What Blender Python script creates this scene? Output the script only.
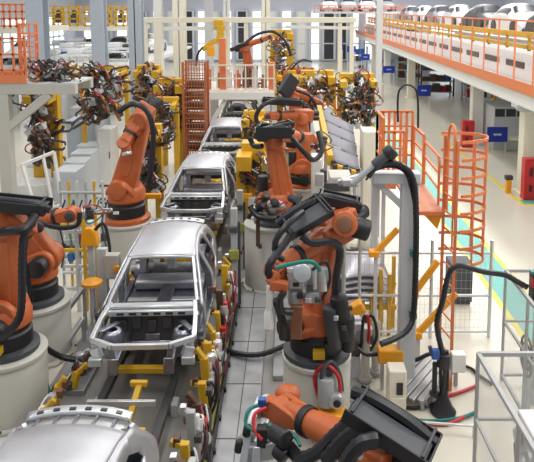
import bpy, bmesh, math, random
from mathutils import Vector as V, Matrix
R = math.radians
SC = bpy.context.scene
COL = SC.collection
for o in list(bpy.data.objects):
    bpy.data.objects.remove(o)

# ------------------------------------------------------------------ camera
CAM_H, FPX, PITCH = 6.4, 640.0, math.atan(.12)
cd = bpy.data.cameras.new('camera'); cam = bpy.data.objects.new('camera', cd); COL.objects.link(cam)
cam.location = (0, 0, CAM_H); cam.rotation_euler = (math.pi / 2 - PITCH, 0, 0)
cd.sensor_width = 36; cd.lens = FPX / 534 * 36
cd.shift_x = -23 / 534; cd.shift_y = -145 / 534
cd.clip_end = 300
SC.camera = cam

# ------------------------------------------------------------------ light
w = bpy.data.worlds.new('world'); SC.world = w; w.use_nodes = True
bg = w.node_tree.nodes['Background']; bg.inputs[0].default_value = (.93, .96, 1, 1); bg.inputs[1].default_value = .33
def area(name, loc, sx, sy, power, col=(1, .97, .92)):
    l = bpy.data.lights.new(name, 'AREA'); l.shape = 'RECTANGLE'; l.size = sx; l.size_y = sy; l.energy = power; l.color = col
    o = bpy.data.objects.new(name, l); COL.objects.link(o); o.location = loc
for i in range(6):
    for j, x in enumerate((-12, -3, 4, 12)):
        area('hall_lamp', (x, 6 + i * 12, 12.5), 1.6, 7, 430 if x < 8 else 1150)
SC.view_settings.view_transform = 'Standard'; SC.view_settings.look = 'None'
SC.view_settings.gamma = 1; SC.view_settings.use_curve_mapping = False
SC.view_settings.exposure = 0.0

# ------------------------------------------------------------------ helpers
def P(px, py, Y=None, z=None):
    """the place seen at a point of the photograph, at a distance Y or a height z"""
    c, s = math.cos(PITCH), math.sin(PITCH)
    a = (px - 290) / FPX; b = -(py - 86) / FPX
    r = V((a, c + b * s, -s + b * c))
    t = Y / r.y if Y is not None else (z - CAM_H) / r.z
    return V((0, 0, CAM_H)) + r * t

def mat(name, col, rough=.5, metal=0., var=.12, scale=6., bump=0., alpha=None, emit=0):
    m = bpy.data.materials.new(name); m.use_nodes = True
    nt = m.node_tree; b = nt.nodes['Principled BSDF']
    b.inputs['Roughness'].default_value = rough; b.inputs['Metallic'].default_value = metal
    tc = nt.nodes.new('ShaderNodeTexCoord'); nz = nt.nodes.new('ShaderNodeTexNoise')
    nz.inputs['Scale'].default_value = scale; nz.inputs['Detail'].default_value = 5
    nt.links.new(tc.outputs['Object'], nz.inputs['Vector'])
    mx = nt.nodes.new('ShaderNodeMix'); mx.data_type = 'RGBA'
    lo = [max(0, c * (1 - var)) for c in col]; hi = [min(1, c * (1 + var)) for c in col]
    mx.inputs['A'].default_value = (*lo, 1); mx.inputs['B'].default_value = (*hi, 1)
    nt.links.new(nz.outputs['Fac'], mx.inputs['Factor'])
    nt.links.new(mx.outputs['Result'], b.inputs['Base Color'])
    if bump:
        bp = nt.nodes.new('ShaderNodeBump'); bp.inputs['Strength'].default_value = bump; bp.inputs['Distance'].default_value = .02
        nt.links.new(nz.outputs['Fac'], bp.inputs['Height']); nt.links.new(bp.outputs['Normal'], b.inputs['Normal'])
    if alpha is not None:
        b.inputs['Alpha'].default_value = alpha
    if emit:
        b.inputs['Emission Color'].default_value = (*col, 1); b.inputs['Emission Strength'].default_value = emit
    return m
M = dict(
    orange=mat('robot_orange', (.50, .122, .036), .42, var=.18),
    rail_orange=mat('rail_orange', (.74, .22, .08), .5),
    yellow=mat('safety_yellow', (.64, .37, .02), .45, var=.18),
    amber=mat('amber_plastic', (.82, .36, .015), .4),
    black=mat('black_plastic', (.018, .018, .022), .45, var=.3),
    hose=mat('black_hose', (.014, .015, .02), .38, var=.3),
    charcoal=mat('charcoal_paint', (.06, .065, .075), .5),
    dark=mat('dark_steel', (.09, .09, .095), .45, .5),
    steel=mat('sheet_steel', (.56, .57, .61), .42, .85, var=.14, scale=3),
    steel2=mat('pressed_steel', (.27, .28, .33), .30, .85, var=.5, scale=9),
    alu=mat('aluminium', (.62, .64, .66), .35, .7),
    grey=mat('grey_paint', (.40, .41, .42), .5),
    cabinet=mat('cabinet_paint', (.50, .54, .57), .45, var=.05),
    lgrey=mat('light_grey_paint', (.56, .58, .60), .5, var=.06),
    blgrey=mat('bluish_grey_paint', (.42, .48, .55), .5, var=.06),
    white=mat('white_paint', (.74, .74, .72), .45, var=.05),
    cream=mat('cream_paint', (.52, .51, .46), .5, var=.06, scale=2.5),
    ivory=mat('ivory_paint', (.76, .72, .60), .5, var=.05),
    rust=mat('rust_orange', (.42, .125, .055), .55, var=.3),
    slate=mat('slate_panel', (.20, .20, .235), .6, 0, var=.12, scale=3),
    panel=mat('hood_steel', (.50, .50, .55), .35, .4, var=.08),
    hred=mat('dull_red_hose', (.27, .03, .03), .5),
    red=mat('red_paint', (.52, .02, .025), .4),
    blue=mat('blue_sign', (.005, .03, .33), .45),
    bluep=mat('blue_plastic', (.02, .10, .36), .4),
    teal=mat('teal_hose', (.01, .20, .17), .45),
    brown=mat('bronze_casting', (.10, .058, .036), .45, .25, var=.4),
    copper=mat('copper_arm', (.26, .13, .075), .4, .5, var=.3),
    olive=mat('olive_plate', (.30, .31, .06), .55, var=.25),
    floor=mat('epoxy_floor', (.68, .645, .55), .26, var=.07, scale=.5),
    concrete=mat('grey_floor', (.27, .26, .245), .4, var=.3, scale=1.3),
    plate=mat('floor_plate', (.34, .345, .36), .42, .3, var=.45, scale=3),
    tealfl=mat('teal_floor_paint', (.10, .42, .38), .4, var=.1),
    yellfl=mat('yellow_floor_paint', (.80, .66, .06), .4, var=.08),
    wall=mat('wall_panel', (.50, .52, .60), .6, var=.06),
    walll=mat('wall_light', (.62, .64, .70), .6, var=.06),
    winw=mat('daylight_glass', (.85, .93, 1.), .3, emit=1.6, var=.02),
    lav=mat('lavender_steel', (.30, .30, .345), .4, .3, var=.12, scale=4),
    carwhite=mat('primer_white', (.74, .75, .78), .28, var=.04),
    glassd=mat('dark_opening', (.03, .033, .04), .3),
    pink=mat('orange_deck', (.62, .27, .17), .6, var=.2),
)
def glass():
    m = bpy.data.materials.new('clear_panel'); m.use_nodes = True
    b = m.node_tree.nodes['Principled BSDF']
    b.inputs['Base Color'].default_value = (.62, .66, .64, 1); b.inputs['Roughness'].default_value = .12
    b.inputs['Alpha'].default_value = .14
    return m
M['glass'] = glass()

def basis(d, up=(0, 0, 1)):
    d = V(d).normalized(); u = V(up)
    if abs(d.dot(u.normalized())) > .98: u = V((0, 1, 0)) if abs(d.y) < .9 else V((1, 0, 0))
    x = d.cross(u).normalized(); u = x.cross(d).normalized()
    return x, d, u          # side, along, up

class MB:
    def __init__(s): s.v = []; s.f = []
    def _add(s, vs, fs):
        o = len(s.v); s.v += [tuple(p) for p in vs]; s.f += [tuple(i + o for i in q) for q in fs]; return s
    def hexa(s, p): return s._add(p, [(0, 3, 2, 1), (4, 5, 6, 7), (0, 1, 5, 4), (1, 2, 6, 5), (2, 3, 7, 6), (3, 0, 4, 7)])
    def box(s, c, d, rot=None):
        h = [V((x * d[0] / 2, y * d[1] / 2, z * d[2] / 2)) for z in (-1, 1) for x, y in ((-1, -1), (1, -1), (1, 1), (-1, 1))]
        if rot is not None: h = [rot @ q for q in h]
        return s.hexa([V(c) + q for q in h])
    def bb(s, a, b):
        a, b = V(a), V(b); return s.box((a + b) / 2, [abs(q) for q in (b - a)])
    def bar(s, p0, p1, w, h=None, up=(0, 0, 1), w1=None, h1=None):
        h = h or w; w1 = w1 or w; h1 = h1 or h
        p0, p1 = V(p0), V(p1); x, d, u = basis(p1 - p0, up)
        a = [p0 + x * w / 2 * i + u * h / 2 * j for i, j in ((-1, -1), (1, -1), (1, 1), (-1, 1))]
        b = [p1 + x * w1 / 2 * i + u * h1 / 2 * j for i, j in ((-1, -1), (1, -1), (1, 1), (-1, 1))]
        return s.hexa(a + b)
    def path(s, pts, w, h=None, up=(0, 0, 1)):
        for a, b in zip(pts, pts[1:]): s.bar(a, b, w, h, up)
        return s
    def lathe(s, o, axis, prof, n=20, cap=True):
        x, d, u = basis(axis); o = V(o); vs = []; fs = []
        for r, h in prof:
            for i in range(n):
                a = 2 * math.pi * i / n; vs.append(o + d * h + (x * math.cos(a) + u * math.sin(a)) * max(r, 1e-4))
        for k in range(len(prof) - 1):
            for i in range(n):
                j = (i + 1) % n; fs.append((k * n + i, k * n + j, k * n + n + j, k * n + n + i))
        if cap: fs.append(tuple(range(n - 1, -1, -1))); fs.append(tuple(range((len(prof) - 1) * n, len(prof) * n)))
        return s._add(vs, fs)
    def cyl(s, p0, p1, r, r1=None, n=14):
        p0, p1 = V(p0), V(p1); L = (p1 - p0).length
        return s.lathe(p0, p1 - p0, [(r, 0), (r if r1 is None else r1, L)], n)
    def drum(s, p0, p1, r, b=.02, n=20):
        p0, p1 = V(p0), V(p1); L = (p1 - p0).length
        return s.lathe(p0, p1 - p0, [(r - b, 0), (r - b * .3, b * .3), (r, b), (r, L - b), (r - b * .3, L - b * .3), (r - b, L)], n)
    def ball(s, c, r, n=14, sq=(1, 1, 1)):
        vs = []; fs = []; m = n // 2
        for k in range(m + 1):
            t = math.pi * k / m
            for i in range(n):
                a = 2 * math.pi * i / n
                vs.append(V(c) + V((math.cos(a) * math.sin(t) * sq[0], math.sin(a) * math.sin(t) * sq[1], math.cos(t) * sq[2])) * r)
        for k in range(m):
            for i in range(n):
                j = (i + 1) % n; fs.append((k * n + i, k * n + n + i, k * n + n + j, k * n + j))
        return s._add(vs, fs)
    def tube(s, pts, r, n=8, smooth=True, rib=0):
        pts = [V(p) for p in pts]
        if smooth and len(pts) > 2: pts = spline(pts, 8)
        if rib:
            L = sum((b - a).length for a, b in zip(pts, pts[1:])); pts = resample(pts, max(4, int(L / rib)))
        vs = []; fs = []; x = None
        for i, p in enumerate(pts):
            d = (pts[min(i + 1, len(pts) - 1)] - pts[max(i - 1, 0)])
            d = d.normalized() if d.length > 1e-9 else V((0, 0, 1))
            if x is None: x = basis(d)[0]
            x = (x - d * x.dot(d)); x = x.normalized() if x.length > 1e-6 else basis(d)[0]
            u = d.cross(x); rr = r * (1.06 if i % 2 else .94) if rib else r
            for k in range(n):
                a = 2 * math.pi * k / n; vs.append(p + (x * math.cos(a) + u * math.sin(a)) * rr)
        for i in range(len(pts) - 1):
            for k in range(n):
                j = (k + 1) % n; fs.append((i * n + k, i * n + j, i * n + n + j, i * n + n + k))
        fs.append(tuple(range(n - 1, -1, -1))); fs.append(tuple(range((len(pts) - 1) * n, len(pts) * n)))
        return s._add(vs, fs)
    def prism(s, outl, o, ex, ey, t):
        o, ex, ey = V(o), V(ex), V(ey); ez = ex.cross(ey).normalized(); n = len(outl)
        vs = [o + ex * a + ey * b - ez * t / 2 for a, b in outl] + [o + ex * a + ey * b + ez * t / 2 for a, b in outl]
        return s._add(vs, [tuple(range(n - 1, -1, -1)), tuple(range(n, 2 * n))] + [(i, (i + 1) % n, n + (i + 1) % n, n + i) for i in range(n)])
    def grid(s, fn, nu, nv, t=0.):
        vs = [V(fn(i / nu, j / nv)) for j in range(nv + 1) for i in range(nu + 1)]
        fs = [(j * (nu + 1) + i, j * (nu + 1) + i + 1, (j + 1) * (nu + 1) + i + 1, (j + 1) * (nu + 1) + i) for j in range(nv) for i in range(nu)]
        return s._add(vs, fs)
    def build(s, name, m, parent=None, bevel=0., solid=0., sub=0, ang=38, seg=2):
        me = bpy.data.meshes.new(name)
        me.from_pydata([tuple(p) for p in s.v], [], s.f); me.update()
        b = bmesh.new(); b.from_mesh(me); bmesh.ops.recalc_face_normals(b, faces=b.faces); b.to_mesh(me); b.free()
        me.polygons.foreach_set('use_smooth', [True] * len(me.polygons))
        me.set_sharp_from_angle(angle=R(ang))
        me.materials.append(M[m] if isinstance(m, str) else m)
        o = bpy.data.objects.new(name, me); COL.objects.link(o)
        if parent is not None: attach(o, parent)
        if solid:
            k = o.modifiers.new('solid', 'SOLIDIFY'); k.thickness = solid; k.offset = 0
        if bevel:
            k = o.modifiers.new('bevel', 'BEVEL'); k.width = bevel; k.segments = seg; k.limit_method = 'ANGLE'; k.angle_limit = R(40)
        if sub:
            k = o.modifiers.new('sub', 'SUBSURF'); k.levels = sub; k.render_levels = sub
        return o

def spline(p, k):
    out = []
    for i in range(len(p) - 1):
        a = p[max(i - 1, 0)]; b = p[i]; c = p[i + 1]; d = p[min(i + 2, len(p) - 1)]
        for j in range(k):
            t = j / k
            out.append(.5 * ((2 * b) + (c - a) * t + (2 * a - 5 * b + 4 * c - d) * t * t + (3 * b - a - 3 * c + d) * t ** 3))
    return out + [p[-1]]
def resample(p, n):
    L = [0]
    for a, b in zip(p, p[1:]): L.append(L[-1] + (b - a).length)
    out = []; k = 0
    for i in range(n + 1):
        t = L[-1] * i / n
        while k < len(p) - 2 and L[k + 1] < t: k += 1
        q = (t - L[k]) / max(L[k + 1] - L[k], 1e-9); out.append(p[k].lerp(p[k + 1], q))
    return out
ROOT = {}
def world_of(o): return ROOT.get(o.name, Matrix.Identity(4))
def attach(o, parent):
    o.parent = parent; o.matrix_parent_inverse = world_of(parent).inverted()
def tag(o, label=None, cat=None, group=None, kind=None):
    for k, q in (('label', label), ('category', cat), ('group', group), ('kind', kind)):
        if q: o[k] = q
    return o
def thing(name, label, cat, loc=(0, 0, 0), group=None):
    o = bpy.data.objects.new(name, None); COL.objects.link(o); o.location = loc
    o.empty_display_size = .1
    ROOT[o.name] = Matrix.Translation(V(loc))
    return tag(o, label, cat, group)
def copy_tree(o, loc=None, rotz=None, label=None, parent=None):
    c = o.copy(); COL.objects.link(c)
    if parent is not None: c.parent = parent; c.matrix_parent_inverse = o.matrix_parent_inverse
    if loc is not None: c.location = loc
    if rotz is not None: c.rotation_euler = (0, 0, rotz)
    if label: c['label'] = label
    for ch in list(o.children): copy_tree(ch, parent=c)
    return c
def struct(name, mb, m, label=None, **k):
    o = mb.build(name, m, **k); o['kind'] = 'structure'
    if label: o['label'] = label
    return o

# ================================================================== the hall
struct('floor', MB().bb((-26, -2, -.2), (26, 78, 0)), 'floor')
struct('trim_1', MB().bb((-4.1, 3, 0), (1.3, 60, .012)), 'concrete', 'grey strip of floor under the welding line')
struct('wall_back', MB().bb((-26, 78, 0), (26, 78.3, 13)), 'wall')
struct('wall_left', MB().bb((-26.3, -2, 0), (-26, 78, 13)), 'walll')
struct('wall_right', MB().bb((26, -2, 0), (26.3, 78, 13)), 'walll')
# painted walkway on the floor
fl = MB(); fl.bb((4.66, 9, 0), (5.30, 62, .006)); fl.bb((7.75, 20.55, 0), (14, 21.05, .006))
struct('trim_2', fl, 'tealfl', 'teal painted walkway band on the cream floor')
yl = MB()
yl.bb((4.54, 9, 0), (4.66, 62, .007)); yl.bb((5.30, 9, 0), (5.42, 62, .007)); yl.bb((7.62, 20.4, 0), (7.75, 32, .007))
yl.bb((7.75, 20.4, 0), (14, 20.55, .007)); yl.bb((7.75, 21.05, 0), (14, 21.2, .007))
struct('trim_3', yl, 'yellfl', 'yellow painted lines bordering the walkway')
# the far wall's tall strips of panel and window
def wallbay(i, x0, x1, z0, z1, m):
    o = MB().bb((x0, 77.7, z0), (x1, 77.98, z1)); fr = MB()
    for x in (x0, x1): fr.bar((x, 77.7, z0), (x, 77.7, z1), .25)
    n = 3
    for k in range(n + 1): fr.bar((x0, 77.7, z0 + (z1 - z0) * k / n), (x1, 77.7, z0 + (z1 - z0) * k / n), .14)
    f = struct('window_%d' % i, fr, 'lgrey'); o.build('pane', m, f)
k = 0
for x0, x1, m in ((-25, -23.6, 'winw'), (-22.8, -21.6, 'blgrey'), (-21, -19.6, 'winw'), (-19, -17.4, 'glassd'), (-16.6, -15.4, 'winw'), (-14.8, -13.4, 'white'), (-12.9, -11.7, 'glassd'), (-11.2, -10.2, 'winw'), (-9.6, -8.6, 'white'), (-8, -7, 'winw'), (-6.4, -5.2, 'glassd'), (-4.6, -3.4, 'winw'), (-2.8, -1.6, 'white'), (-1, .2, 'winw'), (.8, 2, 'white'), (2.5, 3.6, 'winw'), (4.0, 5.4, 'glassd'), (6, 6.9, 'glassd'), (7.5, 8.4, 'winw'), (9, 10.4, 'winw'), (11, 12.6, 'white'), (14, 16, 'glassd'), (17, 20, 'winw')):
    k += 1; wallbay(k, x0, x1, .3, 6.2, m)

def column(x, y, wx, wy, z1, m, label, flange=True, z0=0):
    b = MB()
    if flange:   # H section
        b.bb((x - wx / 2, y - wy / 2, z0), (x + wx / 2, y - wy / 2 + .06, z1)); b.bb((x - wx / 2, y + wy / 2 - .06, z0), (x + wx / 2, y + wy / 2, z1))
        b.bb((x - .04, y - wy / 2, z0), (x + .04, y + wy / 2, z1))
    else:
        b.bb((x - wx / 2, y - wy / 2, z0), (x + wx / 2, y + wy / 2, z1))
    b.bb((x - wx * .75, y - wy * .75, z0), (x + wx * .75, y + wy * .75, z0 + .05))
    o = struct('column', b, m, label, bevel=.015); o['category'] = 'column'
    return o
# columns in the upper left, then the far ones
for px0, px1, Y, m, lb in (
        (30, 47, 26, 'blgrey', 'bluish grey steel column beside the orange caged ladder'),
        (93, 106, 26, 'blgrey', 'broad grey steel column right of the yellow mezzanine railing'),
        (130, 143, 32, 'blgrey', 'bluish column just left of the white portal frame'),
        (155, 163, 47, 'white', 'white column behind the left leg of the portal frame'),
        (174, 186, 45, 'ivory', 'broad ivory column behind the yellow arm'),
        (205, 213, 52, 'lgrey', 'pale grey column far behind the gantry fence'),
        (224, 230, 55, 'white', 'thin white column far behind the raised robot'),
        (262, 270, 50, 'ivory', 'ivory column right of the raised robot'),
        (376, 382, 36, 'lgrey', 'grey round-edged post crossing the start of the elevated railing')):
    a = P((px0 + px1) / 2, 40, Y); wd = (px1 - px0) * Y / FPX
    column(a.x, Y, wd, wd, 11, m, lb)
# portal frame across the line
pf = thing('portal_frame', 'long white steel portal frame spanning the line behind the robots', 'steel frame', (-2.5, 40, 0))
a, b = P(143, 20, 40), P(356, 20, 40)
MB().bar(a, b, .42, .34).build('beam', 'ivory', pf, bevel=.02)
MB().bar(a - V((0, 0, .55)) + V((.8, .2, 0)), P(232, 28, 40), .2, .26).build('beam', 'white', pf, bevel=.02)
MB().bar(P(285, 27, 40), b - V((0, 0, .5)), .2, .2).build('beam', 'white', pf, bevel=.02)
for px in (145, 158, 228, 246, 340, 352):
    q = P(px, 20, 40); MB().bar((q.x, 40, 0), (q.x, 40, q.z), .26 if px != 158 else .5).build('post', 'ivory', pf, bevel=.02)

# ------------------------------------------------------------------ elevated walkway and conveyor on the right
XM = 7.75
ms = MB(); ms.bb((XM, 16, 3.62), (17, 76, 3.8)); struct('trim_4', ms, 'lgrey', 'pale deck slab of the elevated conveyor')
bm_ = MB(); bm_.bb((XM + .05, 16, 3.2), (XM + .3, 76, 3.62)); bm_.bb((XM, 16, 3.16), (XM + .36, 76, 3.24))
struct('trim_5', bm_, 'white', 'white edge beam carrying the elevated walkway')
for i, (x, Y) in enumerate(((8.3, 21.9), (8.9, 30.2), (8.75, 46), (8.3, 54.5), (8.3, 63))):
    nm = ['nearest', 'second', 'third', 'fourth', 'farthest'][i]
    column(x, Y, .52, .5, 3.2, 'ivory' if i % 2 == 0 else 'white', '%s ivory column under the elevated walkway counting from the camera' % nm, flange=False)
    br = MB(); br.bb((x - .55, Y - .3, 3.02), (x + .55, Y + .3, 3.18)); br.bb((x - .4, Y - .28, 2.9), (x + .4, Y + .28, 3.03))
    struct('trim_%d' % (6 + i), br, 'lgrey', 'bracket plate on top of the %s walkway column' % nm, bevel=.02)
for i in range(5):
    column(16, 22 + i * 9, .4, .4, 3.6, 'ivory', '%s slim ivory column in the rear row below the elevated deck' % ['nearest', 'second', 'third', 'fourth', 'fifth'][i], flange=False)
rl = thing('guard_railing', 'long orange guard railing along the edge of the elevated walkway', 'railing', (XM, 46, 3.8))
MB().bb((XM - .04, 16, 3.62), (XM, 76, 4.0)).build('toe_board', 'rail_orange', rl)
MB().bar((XM, 16, 6.02), (XM, 76, 6.02), .06).build('top_rail', 'rail_orange', rl)
for i in range(34):
    y = 16.8 + i * 1.75; MB().bar((XM, y, 3.8), (XM, y, 6.02), .05).build('post', 'rail_orange', rl)
cv = thing('overhead_conveyor', 'white sided overhead conveyor with dark slots behind the orange railing', 'conveyor', (9, 46, 3.8))
MB().bb((8.75, 16, 3.8), (8.95, 76, 4.75)).build('side_panel', 'white', cv)
for i in range(20):
    y = 18 + i * 2.9; MB().bb((8.72, y, 4.18), (8.76, y + 2.0, 4.42)).build('slot', 'glassd', cv)
MB().bb((9.25, 16, 5.1), (13.2, 76, 5.2)).build('bed', 'lgrey', cv)
yr = thing('conveyor_guard', 'yellow frame and rail carrying the white bodies on the elevated conveyor', 'guard rail', (9.3, 46, 4.8))
MB().bar((9.15, 16, 5.42), (9.15, 76, 5.42), .1, .22).build('top_rail', 'yellow', yr)
MB().bar((9.15, 16, 4.95), (9.15, 76, 4.95), .1, .16).build('lower_rail', 'yellow', yr)
for i in range(24):
    y = 17 + i * 2.5; MB().bar((9.15, y, 4.8), (9.15, y, 5.42), .1).build('post', 'yellow', yr)

# ------------------------------------------------------------------ yellow and orange mezzanines, upper left
def mezz(x0, x1, Y, z, m, label, lab2, nposts, hgt=1.3, dep=6):
    s = struct('trim_%d' % (20 + int(abs(x0))), MB().bb((x0, Y, z - .3), (x1, Y + dep, z)), 'ivory', label + ' deck')
    t = thing('mezzanine_railing', lab2, 'railing', ((x0 + x1) / 2, Y, z))
    for k in range(4): MB().bar((x0, Y, z + .1 + hgt * k / 3), (x1, Y, z + .1 + hgt * k / 3), .09).build('rail', m, t)
    for k in range(nposts):
        x = x0 + (x1 - x0) * k / (nposts - 1); MB().bar((x, Y, z), (x, Y, z + hgt + .1), .09).build('post', m, t)
a = P(47, 26.5, 45)
mezz(a.x, P(131, 26, 45).x, 45, a.z, 'yellow', 'pale yellow-railed mezzanine', 'yellow railing on the mezzanine between two grey columns', 12)
a = P(-14, 28, 33)
mezz(a.x, P(29, 28, 33).x, 33, a.z, 'rail_orange', 'pale orange-railed mezzanine', 'orange railing on the far mezzanine in the upper left corner', 8, 1.1)
for i in range(5):
    a = P(56 + i * 16, 14, 47)
    t = thing('hanging_rack', '%s yellow rack of parts on the mezzanine behind the railing' % ['leftmost', 'second', 'third', 'fourth', 'rightmost'][i], 'rack', (a.x, 47.5, 5.1), 'parts racks on the yellow mezzanine')
    f = MB()
    for sx in (-.4, .4): f.bar((a.x + sx, 47.5, 5.1), (a.x + sx, 47.5, 6.5 + .2 * (i % 2)), .12)
    f.bar((a.x - .4, 47.5, 6.4), (a.x + .4, 47.5, 6.4), .12); f.build('frame', 'yellow', t)
    MB().box((a.x, 47.5, 5.7), (.5, .5, .6)).ball((a.x, 47.5, 6.15), .2).build('bin', ['brown', 'dark', 'grey'][i % 3], t, bevel=.03)

# big daylight windows in the left wall
for i in range(5):
    y0 = 30 + i * 9.2; f = MB(); ob = MB().bb((-25.98, y0, 1.2), (-25.9, y0 + 6.5, 5.6))
    for yy in (0, 1.6, 3.25, 4.9, 6.5): f.bar((-25.85, y0 + yy, 1.2), (-25.85, y0 + yy, 5.6), .16)
    for zz in (1.2, 3.4, 5.6): f.bar((-25.85, y0, zz), (-25.85, y0 + 6.5, zz), .16)
    f = struct('window_%d' % (40 + i), f, 'lgrey'); ob.build('pane', 'winw', f)

# ================================================================== robots
def capsule(r0, r1, L, n=10):
    """outline of two circles at (0,0) and (0,L) with their tangents"""
    a = math.asin(max(-1, min(1, (r0 - r1) / max(L, 1e-3)))); o = []
    for i in range(n + 1):
        t = math.pi - a + (math.pi + 2 * a) * i / n
        o.append((r0 * math.cos(t), r0 * math.sin(t)))
    for i in range(n + 1):
        t = a + (math.pi - 2 * a) * i / n
        o.append((r1 * math.cos(t), L + r1 * math.sin(t)))
    return o
def link(b, p0, p1, r0, r1, lat, t):
    p0, p1 = V(p0), V(p1); ey = (p1 - p0).normalized(); lat = V(lat); ex = ey.cross(lat).normalized()
    return b.prism(capsule(r0, r1, (p1 - p0).length), p0, ex, ey, t)

def pedestal(x, y, z1, r, label, foot=True, m='cream'):
    t = thing('robot_pedestal', label, 'pedestal', (x, y, .012), 'cream robot pedestals beside the line')
    MB().lathe((x, y, .012), (0, 0, 1), [(r, 0), (r, z1 - .16), (r - .02, z1 - .13), (r - .02, z1 - .1), (r + .015, z1 - .08), (r + .015, z1 - .03), (r - .01, z1 - .012)], 36).build('body', m, t)
    if foot:
        f = MB(); f.lathe((x, y, .012), (0, 0, 1), [(r * 1.22, 0), (r * 1.22, .035), (r * 1.0, .045)], 8); f.build('foot_plate', m, t)
        for k in range(8):
            a = k * math.pi / 4 + .2; MB().cyl((x + math.cos(a) * r * 1.1, y + math.sin(a) * r * 1.1, .04), (x + math.cos(a) * r * 1.1, y + math.sin(a) * r * 1.1, .075), .022, n=8).build('bolt', 'dark', t)
    return t

def tray(root, c, d, up, L, W, Hh, m='black', hose=True):
    """shallow black trough with a flat lid over most of it and the cable pack lying in the open side"""
    x, d, u = basis(d, up); c = V(c); b = MB(); h = Hh * .8
    b.bar(c - d * L / 2, c + d * L / 2, W, .03, u)
    t = b.build('cable_tray', m, root, bevel=.008)
    for s in (-1, 1): MB().bar(c - d * L / 2 + x * s * W / 2 + u * h / 2, c + d * L / 2 + x * s * W / 2 + u * h / 2, .025, h, u).build('side_wall', m, t, bevel=.008)
    MB().bar(c - d * L * .5 + u * h * .5 - x * W / 2, c - d * L * .5 + u * h * .5 + x * W / 2, .025, h, u).build('end_wall', m, t, bevel=.008)
    MB().bar(c - d * L * .46 + u * h * .62 - x * W * .14, c + d * L * .47 + u * h * .62 - x * W * .14, W * .62, .03, u).build('lid', 'charcoal', t, bevel=.01)
    for k in (-.42, .42): MB().bar(c + d * L * k + u * h * 1.05 - x * W * .5, c + d * L * k + u * h * 1.05 + x * W * .52, .035, .025, u).build('clamp', 'black', t, bevel=.005)
    if hose:
        MB().tube([c - d * L * .5 + u * h * .5 + x * W * .3, c - d * L * .1 + u * h * .85 + x * W * .32, c + d * L * .3 + u * h * .8 + x * W * .32, c + d * L * .56 + u * h * .5 + x * W * .3], min(W * .15, .07), rib=.035).build('hose', 'hose', t)
    return t

def weldgun(root, W, T, lat, s=1., col='lgrey', side=1):
    W, T, lat = V(W), V(T), V(lat); d = (T - W).normalized(); x, d, u = basis(d, lat)
    g = MB(); g.bar(W + d * .1 * s, W + d * .5 * s, .26 * s, .24 * s, u); g.drum(W + d * .12 * s + x * .2 * s, W + d * .5 * s + x * .2 * s, .085 * s)
    g.drum(W + d * .12 * s - x * .2 * s, W + d * .42 * s - x * .2 * s, .07 * s)
    o = g.build('welding_gun', col, root, bevel=.012)
    arm = MB(); arm.path([W + d * .5 * s + u * .12 * s, W + d * .75 * s + u * .26 * s, W + d * 1.15 * s + u * .2 * s, W + d * 1.2 * s + u * .05 * s], .07 * s, .09 * s, x)
    arm.build('upper_electrode_arm', 'copper', o, bevel=.008)
    arm = MB(); arm.path([W + d * .5 * s - u * .12 * s, W + d * .75 * s - u * .28 * s, W + d * 1.15 * s - u * .22 * s, W + d * 1.2 * s - u * .06 * s], .07 * s, .09 * s, x)
    arm.build('lower_electrode_arm', 'alu', o, bevel=.008)
    MB().tube([W + d * .1 * s + x * .2 * s, W + d * .3 * s + x * .4 * s + u * .1, W + d * .7 * s + x * .25 * s, W + d * .9 * s + u * .22 * s], .022 * s + .004).build('water_hose', 'teal', o)
    MB().tube([W + d * .1 * s - x * .15 * s, W + d * .25 * s - x * .38 * s + u * .15, W + d * .6 * s - x * .3 * s, W + d * .8 * s - u * .22 * s], .02 * s + .004).build('water_hose', 'red', o)
    return o

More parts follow.
